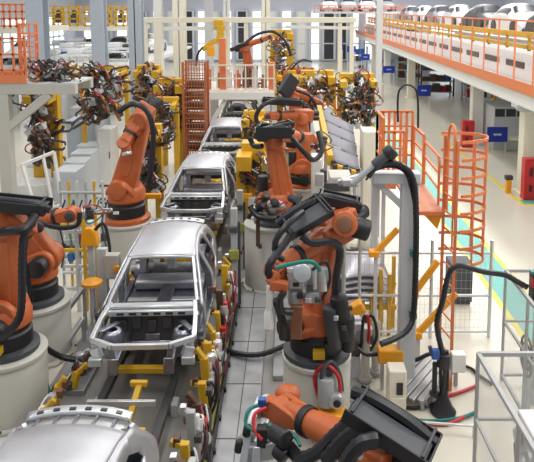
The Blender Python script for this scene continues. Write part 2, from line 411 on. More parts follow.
def robot(label, base, S, E, W, T, s=1., name='industrial_robot', lat=None, baseblack=True, tool='gun', packs=(), hoses=(), toolcol='lgrey', covercol='charcoal', off=0, gs=.8, yellow=None, low=True, group=None):
    """base: centre of the foot; S shoulder, E elbow, W wrist, T flange, all in the hall's metres"""
    base, S, E, W, T = map(V, (base, S, E, W, T))
    r = thing(name, label, 'robot', base, group)
    h = (W - E); h.z = 0
    if lat is None: lat = V((h.y, -h.x, 0)).normalized()
    lat = V(lat).normalized()
    if low:
        MB().lathe(base, (0, 0, 1), [(.50 * s, 0), (.50 * s, .07 * s), (.42 * s, .10 * s)], 28).build('foot_ring', 'orange' if baseblack else 'charcoal', r)
        b = MB(); b.lathe(base + V((0, 0, .1 * s)), (0, 0, 1), [(.40 * s, 0), (.40 * s, .22 * s), (.37 * s, .25 * s), (.37 * s, .30 * s)], 28); 
        b.build('base', 'black', r)
        z = base.z + .40 * s
        b = MB(); b.lathe((base.x, base.y, z), (0, 0, 1), [(.36 * s, 0), (.41 * s, .05 * s), (.41 * s, .22 * s), (.34 * s, .32 * s)], 28)
        b.build('carousel', 'orange', r)
        c0 = V((base.x, base.y, z + .2 * s))
        for q in (-1, 1): link(MB(), c0 + lat * q * .24 * s, S + lat * q * .24 * s, .30 * s, .22 * s, lat, .14 * s).build('shoulder_bracket', 'orange', r, bevel=.025 * s)
        MB().drum(S + lat * .30 * s, S + lat * .56 * s, .17 * s, .03).build('shoulder_motor', 'black', r)
        MB().drum(S - lat * .30 * s, S - lat * .40 * s, .19 * s, .03).build('shoulder_cover', covercol, r)
        q = c0 - (E - S).normalized() * .0
        bk = V((S.x - base.x, S.y - base.y, 0)); bk = bk.normalized() if bk.length > .05 else -h.normalized()
        MB().drum(c0 - bk * .30 * s + V((0, 0, .0)), c0 - bk * .30 * s + V((0, 0, .48 * s)), .13 * s, .03).build('axis_motor', 'black', r)
        MB().tube([base + V((0, 0, .15 * s)) - bk * .4 * s + lat * .1, base - bk * .62 * s + V((0, 0, .1 * s)), base - bk * .75 * s - V((0, 0, .25 * s))], .05 * s, rib=.04).build('supply_hose', 'hose', r)
        if yellow: 
            yv = V(yellow); MB().box(base + yv * .405 * s + V((0, 0, .2 * s)), (.17 * s, .17 * s, .12 * s)).build('warning_label', 'yellow', r)['label'] = 'yellow warning label'
    # link arm
    b = MB(); link(b, S, E, .26 * s, .19 * s, lat, .26 * s); la = b.build('link_arm', 'orange', r, bevel=.05 * s, seg=3)
    d = (E - S).normalized(); L = (E - S).length; b = MB()
    nx = d.cross(lat).normalized()
    link(b, S + d * L * .22, S + d * L * .78, .10 * s, .07 * s, lat, .29 * s); b.build('recess', 'orange', la, bevel=.02 * s)
    for q in (.0, 1.):
        MB().drum(S.lerp(E, q) + lat * .10 * s, S.lerp(E, q) + lat * .175 * s, (.17, .12)[int(q)] * s, .02).build('bearing_cap', 'charcoal', la)
    # elbow and forearm
    f = (W - E); Lf = f.length; f = f.normalized(); up = lat.cross(f).normalized()
    if up.z < 0: up = -up
    o = E + up * .14 * s * (1 if off == 0 else off)
    b = MB(); b.drum(E - lat * .26 * s, E + lat * .26 * s, .2 * s, .04 * s)
    b.bar(o - f * .3 * s, o + f * .35 * s, .44 * s, .38 * s, up, .30 * s, .30 * s)
    el = b.build('elbow_housing', 'orange', r, bevel=.05 * s, seg=3)
    for q, ww in ((-.14, 0), (.14, 0), (0, .13)):
        c = o + lat * q * s + up * (ww - .05) * s
        MB().drum(c - f * .30 * s, c - f * .55 * s, .085 * s, .02 * s).build('wrist_motor', 'black', el)
    Wp = W
    b = MB(); ax = Wp - o; LL = ax.length
    b.lathe(o, ax, [(.17 * s, .2 * s), (.18 * s, .3 * s), (.165 * s, .36 * s), (.15 * s, LL * .55), (.135 * s, LL * .62), (.13 * s, LL - .16 * s), (.10 * s, LL - .1 * s)], 22)
    fa = b.build('forearm', 'orange', r)
    axn = ax.normalized()
    MB().lathe(o, ax, [(.155 * s, LL * .64), (.16 * s, LL * .65), (.16 * s, LL * .70), (.155 * s, LL * .71)], 22).build('collar', 'black', fa)
    b = MB(); 
    for q in (-1, 1): link(b, Wp - axn * .28 * s + lat * q * .10 * s, Wp + lat * q * .10 * s, .085 * s, .125 * s, lat, .07 * s)
    b.drum(Wp - lat * .11 * s, Wp + lat * .11 * s, .12 * s, .02)
    t = (T - Wp).normalized()
    b.drum(Wp, Wp + t * .2 * s, .105 * s, .02)
    wr = b.build('wrist', 'orange', r, bevel=.012 * s)
    MB().drum(Wp + lat * .13 * s, Wp + lat * .17 * s, .085 * s, .01).build('wrist_cap', 'charcoal', wr)
    MB().drum(Wp + t * .2 * s, Wp + t * .27 * s, .1 * s, .01).build('flange', 'alu', wr)
    if tool == 'gun': weldgun(r, Wp + t * .18 * s, T, lat, gs, toolcol)
    for pk in packs: tray(r, *pk)
    for hp, hr in hoses: MB().tube(hp, hr, rib=.045).build('dress_hose', 'hose', r)
    return r

# --- left, nearest the camera
pedestal(-4.5, 9.6, 1.05, .6, 'large cream cylinder pedestal in the lower left corner')
S = P(8, 318, 9.6); E = P(8, 222, 9.75); W = P(-14, 205, 8.6)
robot('orange robot cut off by the left edge, on the lower left pedestal', (-4.5, 9.6, 1.06), S, E, P(-50, 190, 8.7), P(-75, 215, 8.5), lat=(0, -1, 0), baseblack=False, yellow=(.1, -1, 0),
      packs=[(P(10, 208, 9.5), (1, .05, -.12), (0, 0, 1), 1.15, .42, .2)],
      hoses=[([P(2, 338, 9.0), P(20, 315, 9.0), P(22, 262, 9.1), P(24, 236, 9.2), P(33, 222, 9.4), P(30, 212, 9.5)], .06), ([P(-12, 234, 9), P(10, 231, 9), P(24, 229, 9.05), P(35, 216, 9.3)], .065)])
pedestal(-4.72, 11.35, 1.05, .6, 'cream cylinder pedestal behind the one in the lower left corner')
S = P(47, 258, 11.35); E = P(25, 226, 11.35); W = P(72, 214, 11.3)
robot('orange folded robot with black shoulder disc, second from the left edge', (-4.72, 11.35, 1.06), S, E, W, P(96, 212, 11.3), lat=(0, -1, 0), baseblack=False, toolcol='dark', yellow=(-.25, -1, 0), off=.6,
      packs=[(P(22, 206, 11.4), (1, 0, -.1), (0, 0, 1), .8, .4, .18)], gs=.45,
      hoses=[([P(34, 220, 11), P(50, 226, 10.95), P(66, 228, 10.95), P(78, 224, 11), P(80, 212, 11)], .045), ([P(20, 345, 10.7), P(30, 300, 10.8), P(24, 262, 10.8), P(26, 235, 10.9)], .05)])
# --- tall robot, left of the second car
pedestal(-4.2, 15.9, 1.05, .66, 'cream cylinder pedestal under the tall upright robot', foot=True)
S = P(124, 186, 15.8); E = P(142, 120, 15.9)
r3 = robot('tall upright orange robot with black base, left of the second car', (-4.2, 15.9, 1.06), S, E, P(125, 142, 15.5), P(128, 160, 15.4), s=1.22, lat=(.15, 1, 0), off=.25, tool=None, covercol='orange',
      hoses=[([P(118, 112, 15.3), P(132, 104, 15.3), P(146, 110, 15.3), P(153, 130, 15.3), P(152, 160, 15.3), P(148, 188, 15.3)], .07)])
m_ = MB().box(P(103, 203, 15.2), (.22, .05, .36)); lb = m_.build('connector_panel', 'white', r3); lb['label'] = 'white panel with black round sockets'
for dx, dz in ((-.03, .11), (.05, .1), (.05, -.0), (-.03, .02), (.04, -.12)): MB().cyl(P(103, 203, 15.2) + V((dx, -.02, dz)), P(103, 203, 15.2) + V((dx, -.035, dz)), .032, n=10).build('socket', 'black', lb)
MB().box(P(116, 213, 15.25) , (.13, .06, .06)).build('plate', 'white', r3)
# --- right of the line, the big welding robot in the middle of the picture
pedestal(.42, 9.5, 1.05, .53, 'white cylinder pedestal in the middle, under the robot with the grey gun')
S = P(312, 318, 9.45); E = P(331, 228, 9.5); W = P(278, 268, 8.75)
robot('orange robot with grey welding gun and black cable trays, middle right of the line', (.42, 9.5, 1.06), S, E, W, P(284, 300, 8.7), s=1.05, lat=(-.75, -.65, 0), yellow=(.03, -1, 0), tool=None, baseblack=False,
      packs=[(P(306, 219, 9.1), (-.9, -.35, -.42), (.1, -.35, 1), .72, .44, .16), (P(338, 204, 9.75), (1, -.15, -.18), (0, 0, 1), .66, .36, .17)],
      hoses=[([P(330, 350, 9.2), P(334, 320, 9.1), P(336, 280, 9.1), P(340, 250, 9.0), P(330, 242, 8.9), P(312, 243, 8.8), P(302, 236, 8.8)], .06),
             ([P(303, 212, 9), P(288, 224, 8.7), P(276, 240, 8.6), P(276, 254, 8.6), P(284, 260, 8.6)], .045),
             ([P(290, 236, 8.8), P(281, 248, 8.6), P(271, 262, 8.4), P(268, 272, 8.4), P(274, 283, 8.5)], .055)])
rb4 = [o for o in COL.objects if o.get('label', '').startswith('orange robot with grey welding gun')][0]
g = MB(); g.box(P(304, 282, 8.74), (.46, .30, .46)); g.box(P(296, 276, 8.6), (.22, .2, .3)); g.box(P(312, 296, 8.62), (.2, .16, .16)); g.drum(P(294, 305, 8.6), P(294, 290, 8.6), .08)
gg = g.build('welding_gun', 'grey', rb4, bevel=.02)
for px, py, r_ in ((323, 268, .075), (314, 266, .06), (303, 270, .06)): MB().drum(P(px, py + 22, 8.6), P(px, py, 8.6), r_, .012).build('cylinder', 'alu', gg)
for k, (px, py) in enumerate(((296, 284), (308, 300), (318, 300), (300, 296), (290, 270), (310, 288))): MB().box(P(px, py, 8.52), (.09, .05, .07)).build('fitting', ['black', 'alu', 'dark'][k % 3], gg, bevel=.01)
MB().tube([P(312, 270, 8.5), P(326, 262, 8.5), P(330, 280, 8.55), P(322, 300, 8.6)], .024).build('hose', 'black', gg)
MB().drum(P(302, 273, 8.55), P(302, 273, 8.46), .13).build('gun_motor', 'alu', gg)
MB().drum(P(345, 224, 9.3), P(345, 224, 8.98), .19, .03).build('elbow_drum', 'orange', rb4)
MB().drum(P(345, 224, 8.98), P(345, 224, 8.94), .12, .01).build('drum_cap', 'copper', rb4)
MB().drum(P(352, 226, 9.2), P(369, 231, 9.2), .16, .03).build('rear_motor', 'black', rb4)
g = MB(); g.path([P(276, 272, 8.5), P(270, 284, 8.4), P(288, 287, 8.4)], .13, .14); g.build('upper_electrode_arm', 'orange', gg, bevel=.02)
g = MB(); g.bar(P(270, 285, 8.4), P(269, 320, 8.4), .09); g.lathe(P(269, 330, 8.4), (0, 0, 1), [(.03, 0), (.07, .03), (.07, .25), (.045, .3)], 12); g.build('electrode', 'white', gg, bevel=.01)
g = MB(); g.bar(P(297, 305, 8.5), P(296, 338, 8.5), .16, .1); g.build('lower_electrode_arm', 'copper', gg, bevel=.01)
MB().tube([P(276, 268, 8.3), P(296, 263, 8.3), P(312, 262, 8.3), P(320, 270, 8.4)], .03).build('water_hose', 'teal', gg)
MB().tube([P(284, 292, 8.3), P(280, 300, 8.3), P(282, 310, 8.35), P(292, 312, 8.4)], .05).build('valve', 'black', gg)
MB().tube([P(276, 300, 8.5), P(282, 320, 8.6), P(283, 338, 8.7)], .06).build('hose', 'black', gg)
for k, (x0, y0, x1, y1, r_) in enumerate(((338, 296, 346, 338, .13), (330, 306, 336, 346, .12), (348, 316, 348, 350, .10))): MB().drum(P(x0, y0, 9.0), P(x1, y1, 9.05), r_, .03).build('cable_guard', ['black', 'charcoal', 'black'][k], rb4)
for px, py in ((336, 318), (344, 328), (350, 308)): MB().box(P(px, py, 8.86), (.07, .05, .07)).build('connector', ['alu', 'hred', 'dark'][px % 3], rb4, bevel=.01)
# --- foreground robot reaching in from the lower right
pedestal(1.75, 5.0, .8, .55, 'cream pedestal below the lower right edge')
E = P(372, 458, 6.3); W = P(281, 408, 7.35)
robot('orange robot forearm reaching in at the bottom with a large black cable trough', (1.75, 5.0, .81), V((1.6, 5.4, 1.45)), E, W, P(262, 402, 7.6), s=1.12, off=.3, tool=None,
      packs=[(P(389, 433, 6.2), (-.80, .42, .30), (.25, -.15, 1), .94, .48, .2)],
      hoses=[([P(352, 420, 6.4), P(334, 436, 6.5), P(318, 452, 6.5), P(300, 458, 6.6), P(288, 446, 6.9), P(278, 440, 7.1)], .075), ([P(366, 425, 6.2), P(344, 440, 6.3), P(326, 462, 6.3)], .085), ([P(378, 440, 5.9), P(360, 444, 5.9), P(345, 464, 5.95)], .08)])
rb6 = [o for o in COL.objects if o.get('label', '').startswith('orange robot forearm')][0]
MB().ball(P(273, 409, 7.45), .17, 18, (1, .9, 1)).build('wrist_drum', 'orange', rb6)
MB().ball(P(288, 394, 7.55), .15, 18, (1.1, .9, .8)).build('wrist_drum', 'orange', rb6)
MB().lathe(P(360, 455, 5.9), (-.3, -1, .2), [(.035, 0), (.035, .03)], 12).build('cap', 'white', rb6)
g = MB(); g.path([P(262, 400, 7.5), P(250, 430, 7.2), P(244, 470, 7)], .1, .16); g.path([P(268, 420, 7.2), P(258, 445, 7), P(256, 475, 6.9)], .09, .14); g.bar(P(240, 440, 7.3), P(275, 432, 7), .12, .1); g.bar(P(244, 455, 7.1), P(282, 448, 6.9), .08, .2)
gg = g.build('welding_gun', 'alu', rb6, bevel=.015)
g = MB(); g.drum(P(273, 432, 6.9), P(287, 440, 6.7), .1); g.drum(P(276, 448, 6.8), P(286, 458, 6.7), .09); g.box(P(262, 436, 7), (.12, .12, .24)); g.drum(P(248, 425, 7.1), P(246, 436, 7.1), .05); g.drum(P(240, 440, 7.1), P(238, 452, 7.1), .05); g.build('actuator', 'black', gg, bevel=.01)
MB().tube([P(262, 404, 7.3), P(249, 410, 7.2), P(246, 424, 7.1), P(256, 432, 7)], .022).build('water_hose', 'teal', gg)
MB().tube([P(266, 408, 7.2), P(255, 414, 7.1), P(254, 428, 7), P(262, 440, 6.9)], .022).build('water_hose', 'red', gg)
MB().tube([P(264, 424, 7.1), P(285, 432, 6.9), P(296, 438, 6.8), P(300, 446, 6.7)], .022).build('water_hose', 'teal', gg)
MB().box(P(262, 402, 7.3), (.1, .08, .1)).build('valve_block', 'bluep', gg, bevel=.01)
# --- robots further along the right side
pedestal(-.5, 14.4, 1.5, .56, 'tall cream pedestal beside the third stretch of the line')
S = P(288, 213, 14.2); E = P(273, 140, 14.3); W = P(300, 132, 15.2)
robot('orange robot with black tray leaning left on the tall cream pedestal', (-.35, 14.4, 1.51), P(287, 214, 14.3), E, P(310, 138, 15.3), P(330, 145, 15.6), s=.98, baseblack=False, lat=(-.3, 1, 0), covercol='orange', gs=.6, toolcol='dark',
      packs=[(P(275, 136, 13.9), (1, -.05, .0), (0, 0, 1), .78, .45, .3), (P(282, 128, 14), (1, .3, .2), (0, 0, 1), .5, .3, .14)],
      hoses=[([P(292, 138, 13.9), P(304, 152, 13.9), P(314, 160, 14.2), P(322, 150, 14.5), P(318, 132, 14.8)], .06), ([P(250, 138, 14.3), P(254, 146, 14.2), P(262, 146, 14)], .06)])
weld_at = [o for o in COL.objects if o.get('label', '').startswith('orange robot with black tray')][0]
weldgun(weld_at, P(284, 205, 14.0), P(262, 205, 13.6), (0, 0, 1), .7, 'lgrey')
for k, (px, py) in enumerate(((256, 210), (270, 212), (282, 216), (296, 208), (264, 200), (276, 204), (290, 198))): MB().drum(P(px, py, 13.6), P(px + 8 - 5 * (k % 3), py - 6 + 4 * (k % 4), 13.4), .09, .02).build('cylinder', ['black', 'dark', 'charcoal', 'alu', 'brown'][k % 5], weld_at)
MB().tube([P(300, 196, 13.8), P(292, 210, 13.4), P(276, 218, 13.3), P(258, 216, 13.4), P(250, 206, 13.5)], .07, rib=.05).build('dress_hose', 'hose', weld_at)
g = MB(); g.path([P(262, 205, 13.6), P(258, 220, 13.6), P(258, 246, 13.6), P(262, 246, 13.6)], .09, .1, (0, 1, 0)); g.build('electrode_arm', 'brown', weld_at, bevel=.01)
pedestal(.35, 18.2, 1.3, .5, 'pedestal behind the tall cream one, white column of hoses beside it')
robot('orange robot bent double behind the one on the tall cream pedestal', (.35, 18.2, 1.31), P(304, 176, 18.2), P(302, 118, 18.2), P(268, 116, 17.8), P(266, 128, 17.6), s=.92, lat=(0, -1, 0), gs=.6, toolcol='dark', off=.7,
      packs=[(P(282, 104, 18), (1, 0, -.06), (0, 0, 1), 1.1, .4, .2)],
      hoses=[([P(262, 130, 17.5), P(256, 118, 17.5), P(262, 106, 17.5), P(276, 100, 17.6)], .06)])
pedestal(.3, 23.5, 1.2, .5, 'pedestal of the third robot along the right side')
robot('orange robot with black box tray, third along the right side of the line', (.3, 23.5, 1.21), P(299, 138, 23.5), P(294, 96, 23.4), P(320, 104, 23), P(330, 112, 22.8), s=1.15, lat=(0, -1, 0), gs=.7,
      packs=[(P(290, 86, 23), (.5, .5, .8), (0, 1, .6), .8, .5, .25)], hoses=[([P(296, 90, 22.8), P(310, 96, 22.8), P(318, 110, 22.8)], .06)])
robot('orange robot standing on the white gantry with arm stretched to the right', V((P(250, 88, 31).x, 31, P(198, 92, 28.6).z)), P(249, 70, 31), P(246, 48, 31), P(270, 37, 30.8), P(290, 55, 30.6), s=.95, lat=(0, -1, 0), gs=.7, toolcol='copper',
      packs=[(P(240, 48, 30.9), (1, 0, .4), (0, 0, 1), .9, .35, .2)], hoses=[([P(244, 44, 30.4), P(258, 34, 30.4), P(274, 32, 30.4), P(286, 42, 30.4), P(291, 56, 30.4)], .07)])
robot('small orange robot behind the gantry, right of the ivory column', V((P(296, 92, 33).x, 33, .02)), P(296, 92, 33), P(290, 74, 33), P(312, 70, 32.6), P(318, 76, 32.6), s=1.15, lat=(0, -1, 0), gs=.7, toolcol='dark', low=False,
      hoses=[([P(290, 70, 32.6), P(302, 60, 32.6), P(312, 62, 32.6)], .05)])
MB().bar((P(296, 92, 33).x, 33, .02), P(296, 92, 33), .5).build('base', 'dark', [o for o in COL.objects if o.get('label', '').startswith('small orange robot behind')][0])

# ================================================================== car bodies on the line
def lerpt(t, tab):
    for (a, p), (b, q) in zip(tab, tab[1:]):
        if t <= b: return p + (q - p) * max(0, min(1, (t - a) / (b - a)))
    return tab[-1][1]
HALF = [(.2, .87), (.55, .90), (.85, .88), (1.0, .81), (1.2, .71), (1.36, .625), (1.45, .55)]
def half(y, z): return lerpt(z, HALF) * lerpt(y, [(0, .93), (1.2, .96), (2.4, 1), (3.4, 1), (4.5, .90)])
ROOFZ = [(2.15, 1.345), (2.5, 1.405), (2.9, 1.435), (3.3, 1.425), (3.7, 1.375), (4.0, 1.30), (4.3, 1.18)]
def densify(loop, step=.07):
    out = []
    for a, b in zip(loop, loop[1:] + loop[:1]):
        n = max(1, int(math.hypot(b[0] - a[0], b[1] - a[1]) / step))
        out += [(a[0] + (b[0] - a[0]) * i / n, a[1] + (b[1] - a[1]) * i / n) for i in range(n)]
    return out
SIDE = [(1.12, .24), (1.10, .93), (1.22, .97), (2.15, 1.345), (2.5, 1.405), (2.9, 1.435), (3.3, 1.425), (3.7, 1.375), (4.05, 1.285), (4.3, 1.08), (4.48, .86), (4.54, .62), (4.5, .40), (4.18, .33)] + \
       [(3.78 + .37 * math.cos(t), .34 + .37 * math.sin(t)) for t in [math.pi * k / 10 for k in range(0, 11)]] + [(3.36, .22)]
HOLES = [[(1.26, .38), (1.25, .90), (1.42, .97), (2.2, 1.275), (2.42, 1.34), (2.46, .9), (2.44, .38)],
         [(2.60, .38), (2.60, .9), (2.55, 1.35), (3.0, 1.36), (3.25, 1.30), (3.40, 1.0), (3.36, .84), (3.22, .70), (3.14, .40)],
         [(3.50, 1.0), (3.40, 1.25), (3.7, 1.22), (3.95, 1.08), (4.0, .99)]]
def side_mesh(sgn, o, closed=False):
    bm = bmesh.new()
    loops = [densify(SIDE)] + ([] if closed else [densify(h) for h in HOLES])
    ed = []
    for lp in loops:
        vs = [bm.verts.new((0, y, z)) for y, z in lp]
        ed += [bm.edges.new((vs[i], vs[(i + 1) % len(vs)])) for i in range(len(vs))]
    bmesh.ops.triangle_fill(bm, use_beauty=True, use_dissolve=False, edges=ed, normal=(1, 0, 0))
    for k in range(1): bmesh.ops.subdivide_edges(bm, edges=[e for e in bm.edges if e.calc_length() > .18], cuts=2, use_grid_fill=True)
    bmesh.ops.triangulate(bm, faces=bm.faces)
    for v in bm.verts: v.co.x = sgn * half(v.co.y, v.co.z); v.co += o
    b = MB(); bm.verts.index_update(); b.v = [tuple(v.co) for v in bm.verts]; b.f = [tuple(v.index for v in f.verts) for f in bm.faces]; bm.free()
    return b
CX = -2.45
def car_body(Y, zc, label, m='steel', group='bare car bodies on the line'):
    o = V((CX, Y, zc)); r = thing('car_body', label, 'car body', o, group)
    def q(x, y, z): return o + V((x, y, z))
    for s in (-1, 1):
        side_mesh(s, o).build('body_side', m, r, solid=.035, ang=50)
        e = MB(); pts = [(1.16, .94), (1.5, 1.08), (2.18, 1.33)]
        e.path([q(s * (half(y, z) - .07), y, z - .01) for y, z in pts], .06, .09); e.build('windshield_pillar', 'steel', r, bevel=.012)
        e = MB(); e.path([q(s * (half(2.52, z) - .06), 2.52, z) for z in (.3, .6, .9, 1.15, 1.36)], .10, .12, (0, 1, 0)); e.build('centre_pillar', 'steel2', r, bevel=.01)
        e = MB(); e.bb(q(s * .72, 1.15, .26), q(s * .86, 3.3, .40)); e.build('sill', 'steel2', r, bevel=.02)
        e = MB(); e.path([q(s * .70, 1.15, .93), q(s * .755, .7, .88), q(s * .78, .2, .80)], .075, .09); e.build('upper_rail', 'alu', r, bevel=.012)
        e = MB(); e.bar(q(s * .42, 1.1, .42), q(s * .42, 0, .48), .13, .16); e.bb(q(s * .34, -.06, .36), q(s * .50, -.02, .62)); e.bar(q(s * .42, 0, .55), q(s * .46, 0, .82), .09, .06, (0, 1, 0)); e.build('front_rail', 'steel2', r, bevel=.015)
        e = MB(); e.lathe(q(s * .58, .62, .40), (0, 0, 1), [(.22, 0), (.2, .25), (.16, .34), (.09, .36), (.09, .33)], 16, False); e.bb(q(s * .46, .42, .36), q(s * .72, .82, .56)); e.bar(q(s * .52, .85, .74), q(s * .72, .45, .8), .1, .05); e.build('strut_tower', 'steel2', r, bevel=.02)
        e = MB(); e.bar(q(s * .72, .22, .78), q(s * .70, .1, .45), .12, .05); e.bar(q(s * .62, .1, .66), q(s * .76, .16, .6), .1, .16); e.bb(q(s * .60, .02, .46), q(s * .80, .12, .58)); e.build('lamp_bracket', 'alu', r, bevel=.012)
        e = MB(); e.lathe(q(s * .62, 3.78, .36), (1, 0, 0), [(.4, -.14), (.38, -.05), (.38, .12)], 20, True); e.build('rear_wheelhouse', 'steel2', r)
    e = MB(); e.path([q(-.78, .2, .80), q(-.42, -.02, .80), q(.42, -.02, .80), q(.78, .2, .80)], .07, .085); e.build('front_crossmember', 'alu', r, bevel=.012)
    def roof(u, v):
        y = 2.15 + v * 1.78; ze = lerpt(y, ROOFZ); x = (u * 2 - 1); hw = half(y, ze) - .004
        return q(x * hw, y - .05 * (1 - x * x) * (1 - v) * 1.2 + .06 * (1 - x * x) * v, ze + .055 * (1 - abs(x) ** 2.5))
    MB().grid(roof, 24, 22).build('roof', m, r, solid=.012, ang=60)
    e = MB(); e.grid(lambda u, v: q((u * 2 - 1) * .60, 2.12 + .07 * v - .06 * (1 - (u * 2 - 1) ** 2), 1.335 + .05 * (1 - abs(u * 2 - 1) ** 2.5) - .03 * (1 - v)), 16, 1); e.build('windshield_header', 'alu', r, solid=.05)
    # rear header: recessed band, slotted flange
    def rec(u, v):
        x = u * 2 - 1; y = 3.92 + .3 * v; return q(x * .565, y + .05 * (1 - x * x), 1.275 - .06 * v + .05 * (1 - abs(x) ** 2.5))
    MB().grid(rec, 16, 3).build('rear_header', 'alu', r, solid=.02)
    fl_ = MB(); 
    def fla(u, v):
        x = u * 2 - 1; y = 4.2 + .11 * v; return q(x * (.58 + .01 * v), y + .06 * (1 - x * x), 1.255 + .03 * v + .05 * (1 - abs(x) ** 2.5))
    fo = fl_.grid(fla, 20, 2).build('rear_window_flange', 'alu', r, solid=.03)
    for k in range(6):
        u = .12 + k * .152; a = fla(u - .03, .5) + V((0, 0, .02)); b2 = fla(u + .03, .5) + V((0, 0, .02)); MB().bar(a, b2, .045, .012).build('slot', 'glassd', fo)
    for k in range(5): MB().bar(rec(.12 + k * .19, .2) + V((0, 0, .02)), rec(.12 + k * .19, .9) + V((0, 0, .03)), .03, .03).build('stiffener', 'steel2', r)
    for s in (-1, 1):
        e = MB(); e.bar(q(s * .58, 4.2, 1.22), q(s * .70, 4.42, .85), .1, .07); e.build('tailgate_pillar', 'alu', r, bevel=.015)
    e = MB(); e.bb(q(-.70, 4.36, .45), q(.70, 4.46, .84)); e.bb(q(-.55, 4.33, .80), q(.55, 4.48, .88)); e.build('rear_panel', 'steel2', r, bevel=.03)
    # inside
    MB().bb(q(-.74, 1.0, .28), q(.74, 4.4, .33)).bb(q(-.13, 1.0, .33), q(.13, 3.2, .46)).build('floor_pan', 'steel2', r, bevel=.03)
    e = MB(); e.bb(q(-.70, 1.02, .33), q(.70, 1.07, .88)); 
    for k in range(5): e.box(q(-.5 + k * .25, 1.0, .6 + .06 * (k % 2)), (.16, .05, .22))
    e.build('firewall', 'dark', r, bevel=.02)
    e = MB(); e.bb(q(-.72, 1.0, .885), q(.72, 1.16, .945)); e.bb(q(-.70, .92, .80), q(.70, 1.0, .90)); e.build('cowl', 'alu', r, bevel=.02)
    for k in range(6): MB().bb(q(-.56 + k * .2, .915, .83), q(-.44 + k * .2, .925, .87)).build('cowl_hole', 'glassd', r)
    e = MB(); e.cyl(q(-.68, 1.35, .80), q(.68, 1.35, .80), .04); e.bb(q(-.1, 1.2, .5), q(.1, 1.4, .8)); e.build('dash_beam', 'steel2', r)
    for yy in (1.75, 2.35): MB().bb(q(-.7, yy, .33), q(.7, yy + .14, .42)).build('seat_crossmember', 'alu', r, bevel=.02)
    e = MB(); e.bb(q(-.68, 2.95, .33), q(.68, 3.4, .52)); e.build('rear_seat_pan', 'steel', r, bevel=.05)
    e = MB(); e.bar(q(-.66, 3.45, .86), q(.66, 3.45, .86), .08, .1); e.bb(q(-.66, 3.42, .48), q(-.52, 3.48, .86)); e.bb(q(.52, 3.42, .48), q(.66, 3.48, .86)); e.bb(q(-.09, 3.36, .60), q(.09, 3.46, .82)); e.build('seat_back_frame', 'steel', r, bevel=.02)
    MB().bb(q(-.66, 3.5, .84), q(.66, 4.0, .88)).build('parcel_shelf', 'lav', r, bevel=.02)
    MB().bb(q(-.60, 3.98, 1.20), q(.60, 4.06, 1.27)).build('rear_roof_bow', 'dark', r)
    return r
def carrier(Y, label):
    z = .30; o = V((CX, Y, z)); r = thing('body_carrier', label, 'carrier', (CX, Y, .012), 'yellow carriers under the car bodies')
    def q(x, y, zz): return V((CX + x, Y + y, zz))
    for s in (-1, 1):
        MB().bb(q(s * .52 - .06, -2.1, .22), q(s * .52 + .06, 4.2, .34)).build('rail', 'dark', r, bevel=.01)
        for y in (-1.4, .4, 2.2, 4.0): MB().bb(q(s * .62 - .05, y - .12, .012), q(s * .62 + .05, y + .12, .22)).build('leg', 'lgrey', r, bevel=.01)
        for y in (1.3, 3.0): MB().bb(q(s * .48 - .05, y - .05, .5), q(s * .48 + .05, y + .05, .84)).build('support_pin', 'yellow', r, bevel=.01)
    for y in (-1.30, -.95): MB().bar(q(-.46, y, .62), q(.46, y, .62), .14, .1).bar(q(-.40, y, .34), q(-.40, y, .62), .1).bar(q(.40, y, .34), q(.40, y, .62), .1).build('cross_bar', 'yellow', r, bevel=.015)
    MB().bar(q(.0, -1.3, .64), q(.1, -.95, .66), .12).bar(q(.14, -.75, .5), q(.2, -.1, .82), .09).bar(q(.06, -.12, .84), q(.32, -.12, .84), .08).build('locating_arm', 'yellow', r, bevel=.012)
    MB().bar(q(0, -1.3, .58), q(-.05, -1.75, .40), .1).build('tow_arm', 'yellow', r, bevel=.01)
    MB().bar(q(-.50, -.42, .72), q(.50, -.42, .72), .06, .09).build('lift_bar', 'alu', r, bevel=.01)
    for y in (.9, 3.0): MB().bar(q(-.5, y, .46), q(.5, y, .46), .12, .1).build('cross_bar', 'yellow', r, bevel=.012)
    for s in (-1, 1):
        MB().drum(q(s * .5, -1.0, .5), q(s * .62, -1.0, .5), .1).drum(q(s * .40, -1.05, .36), q(s * .40, -1.05, .56), .08).build('clamp_cylinder', ['brown', 'hred'][s > 0], r)
    return r
ZC = .57
cars = car_body(9.1, ZC, 'bare silver car body in full view, front end towards the camera, nearest complete one')
copy_tree(cars, (CX + .08, 2.45, ZC), label='silver car roof cut off by the bottom left edge of the picture')
copy_tree(cars, (CX - .05, 15.6, ZC), label='bare silver car body second in the row, right of the tall upright robot')
copy_tree(cars, (CX, 22.1, ZC), label='bare silver car body third in the row, just in front of the gantry')
copy_tree(cars, (CX, 29.2, ZC), label='dark bare car body under the white gantry')
cars.location.x = -2.25; cars.rotation_euler = (0, 0, .045)
cr = carrier(9.1, 'yellow carrier frame under the nearest complete car body')
for Y, lb in ((15.6, 'second'), (22.1, 'third'), (29.2, 'fourth')): copy_tree(cr, (CX, Y, .012), label='yellow carrier frame under the %s complete car body' % lb if lb != 'fourth' else 'yellow carrier under the car body inside the gantry')
copy_tree(cr, (CX + .08, 2.45, .012), label='carrier under the car roof at the bottom left edge')

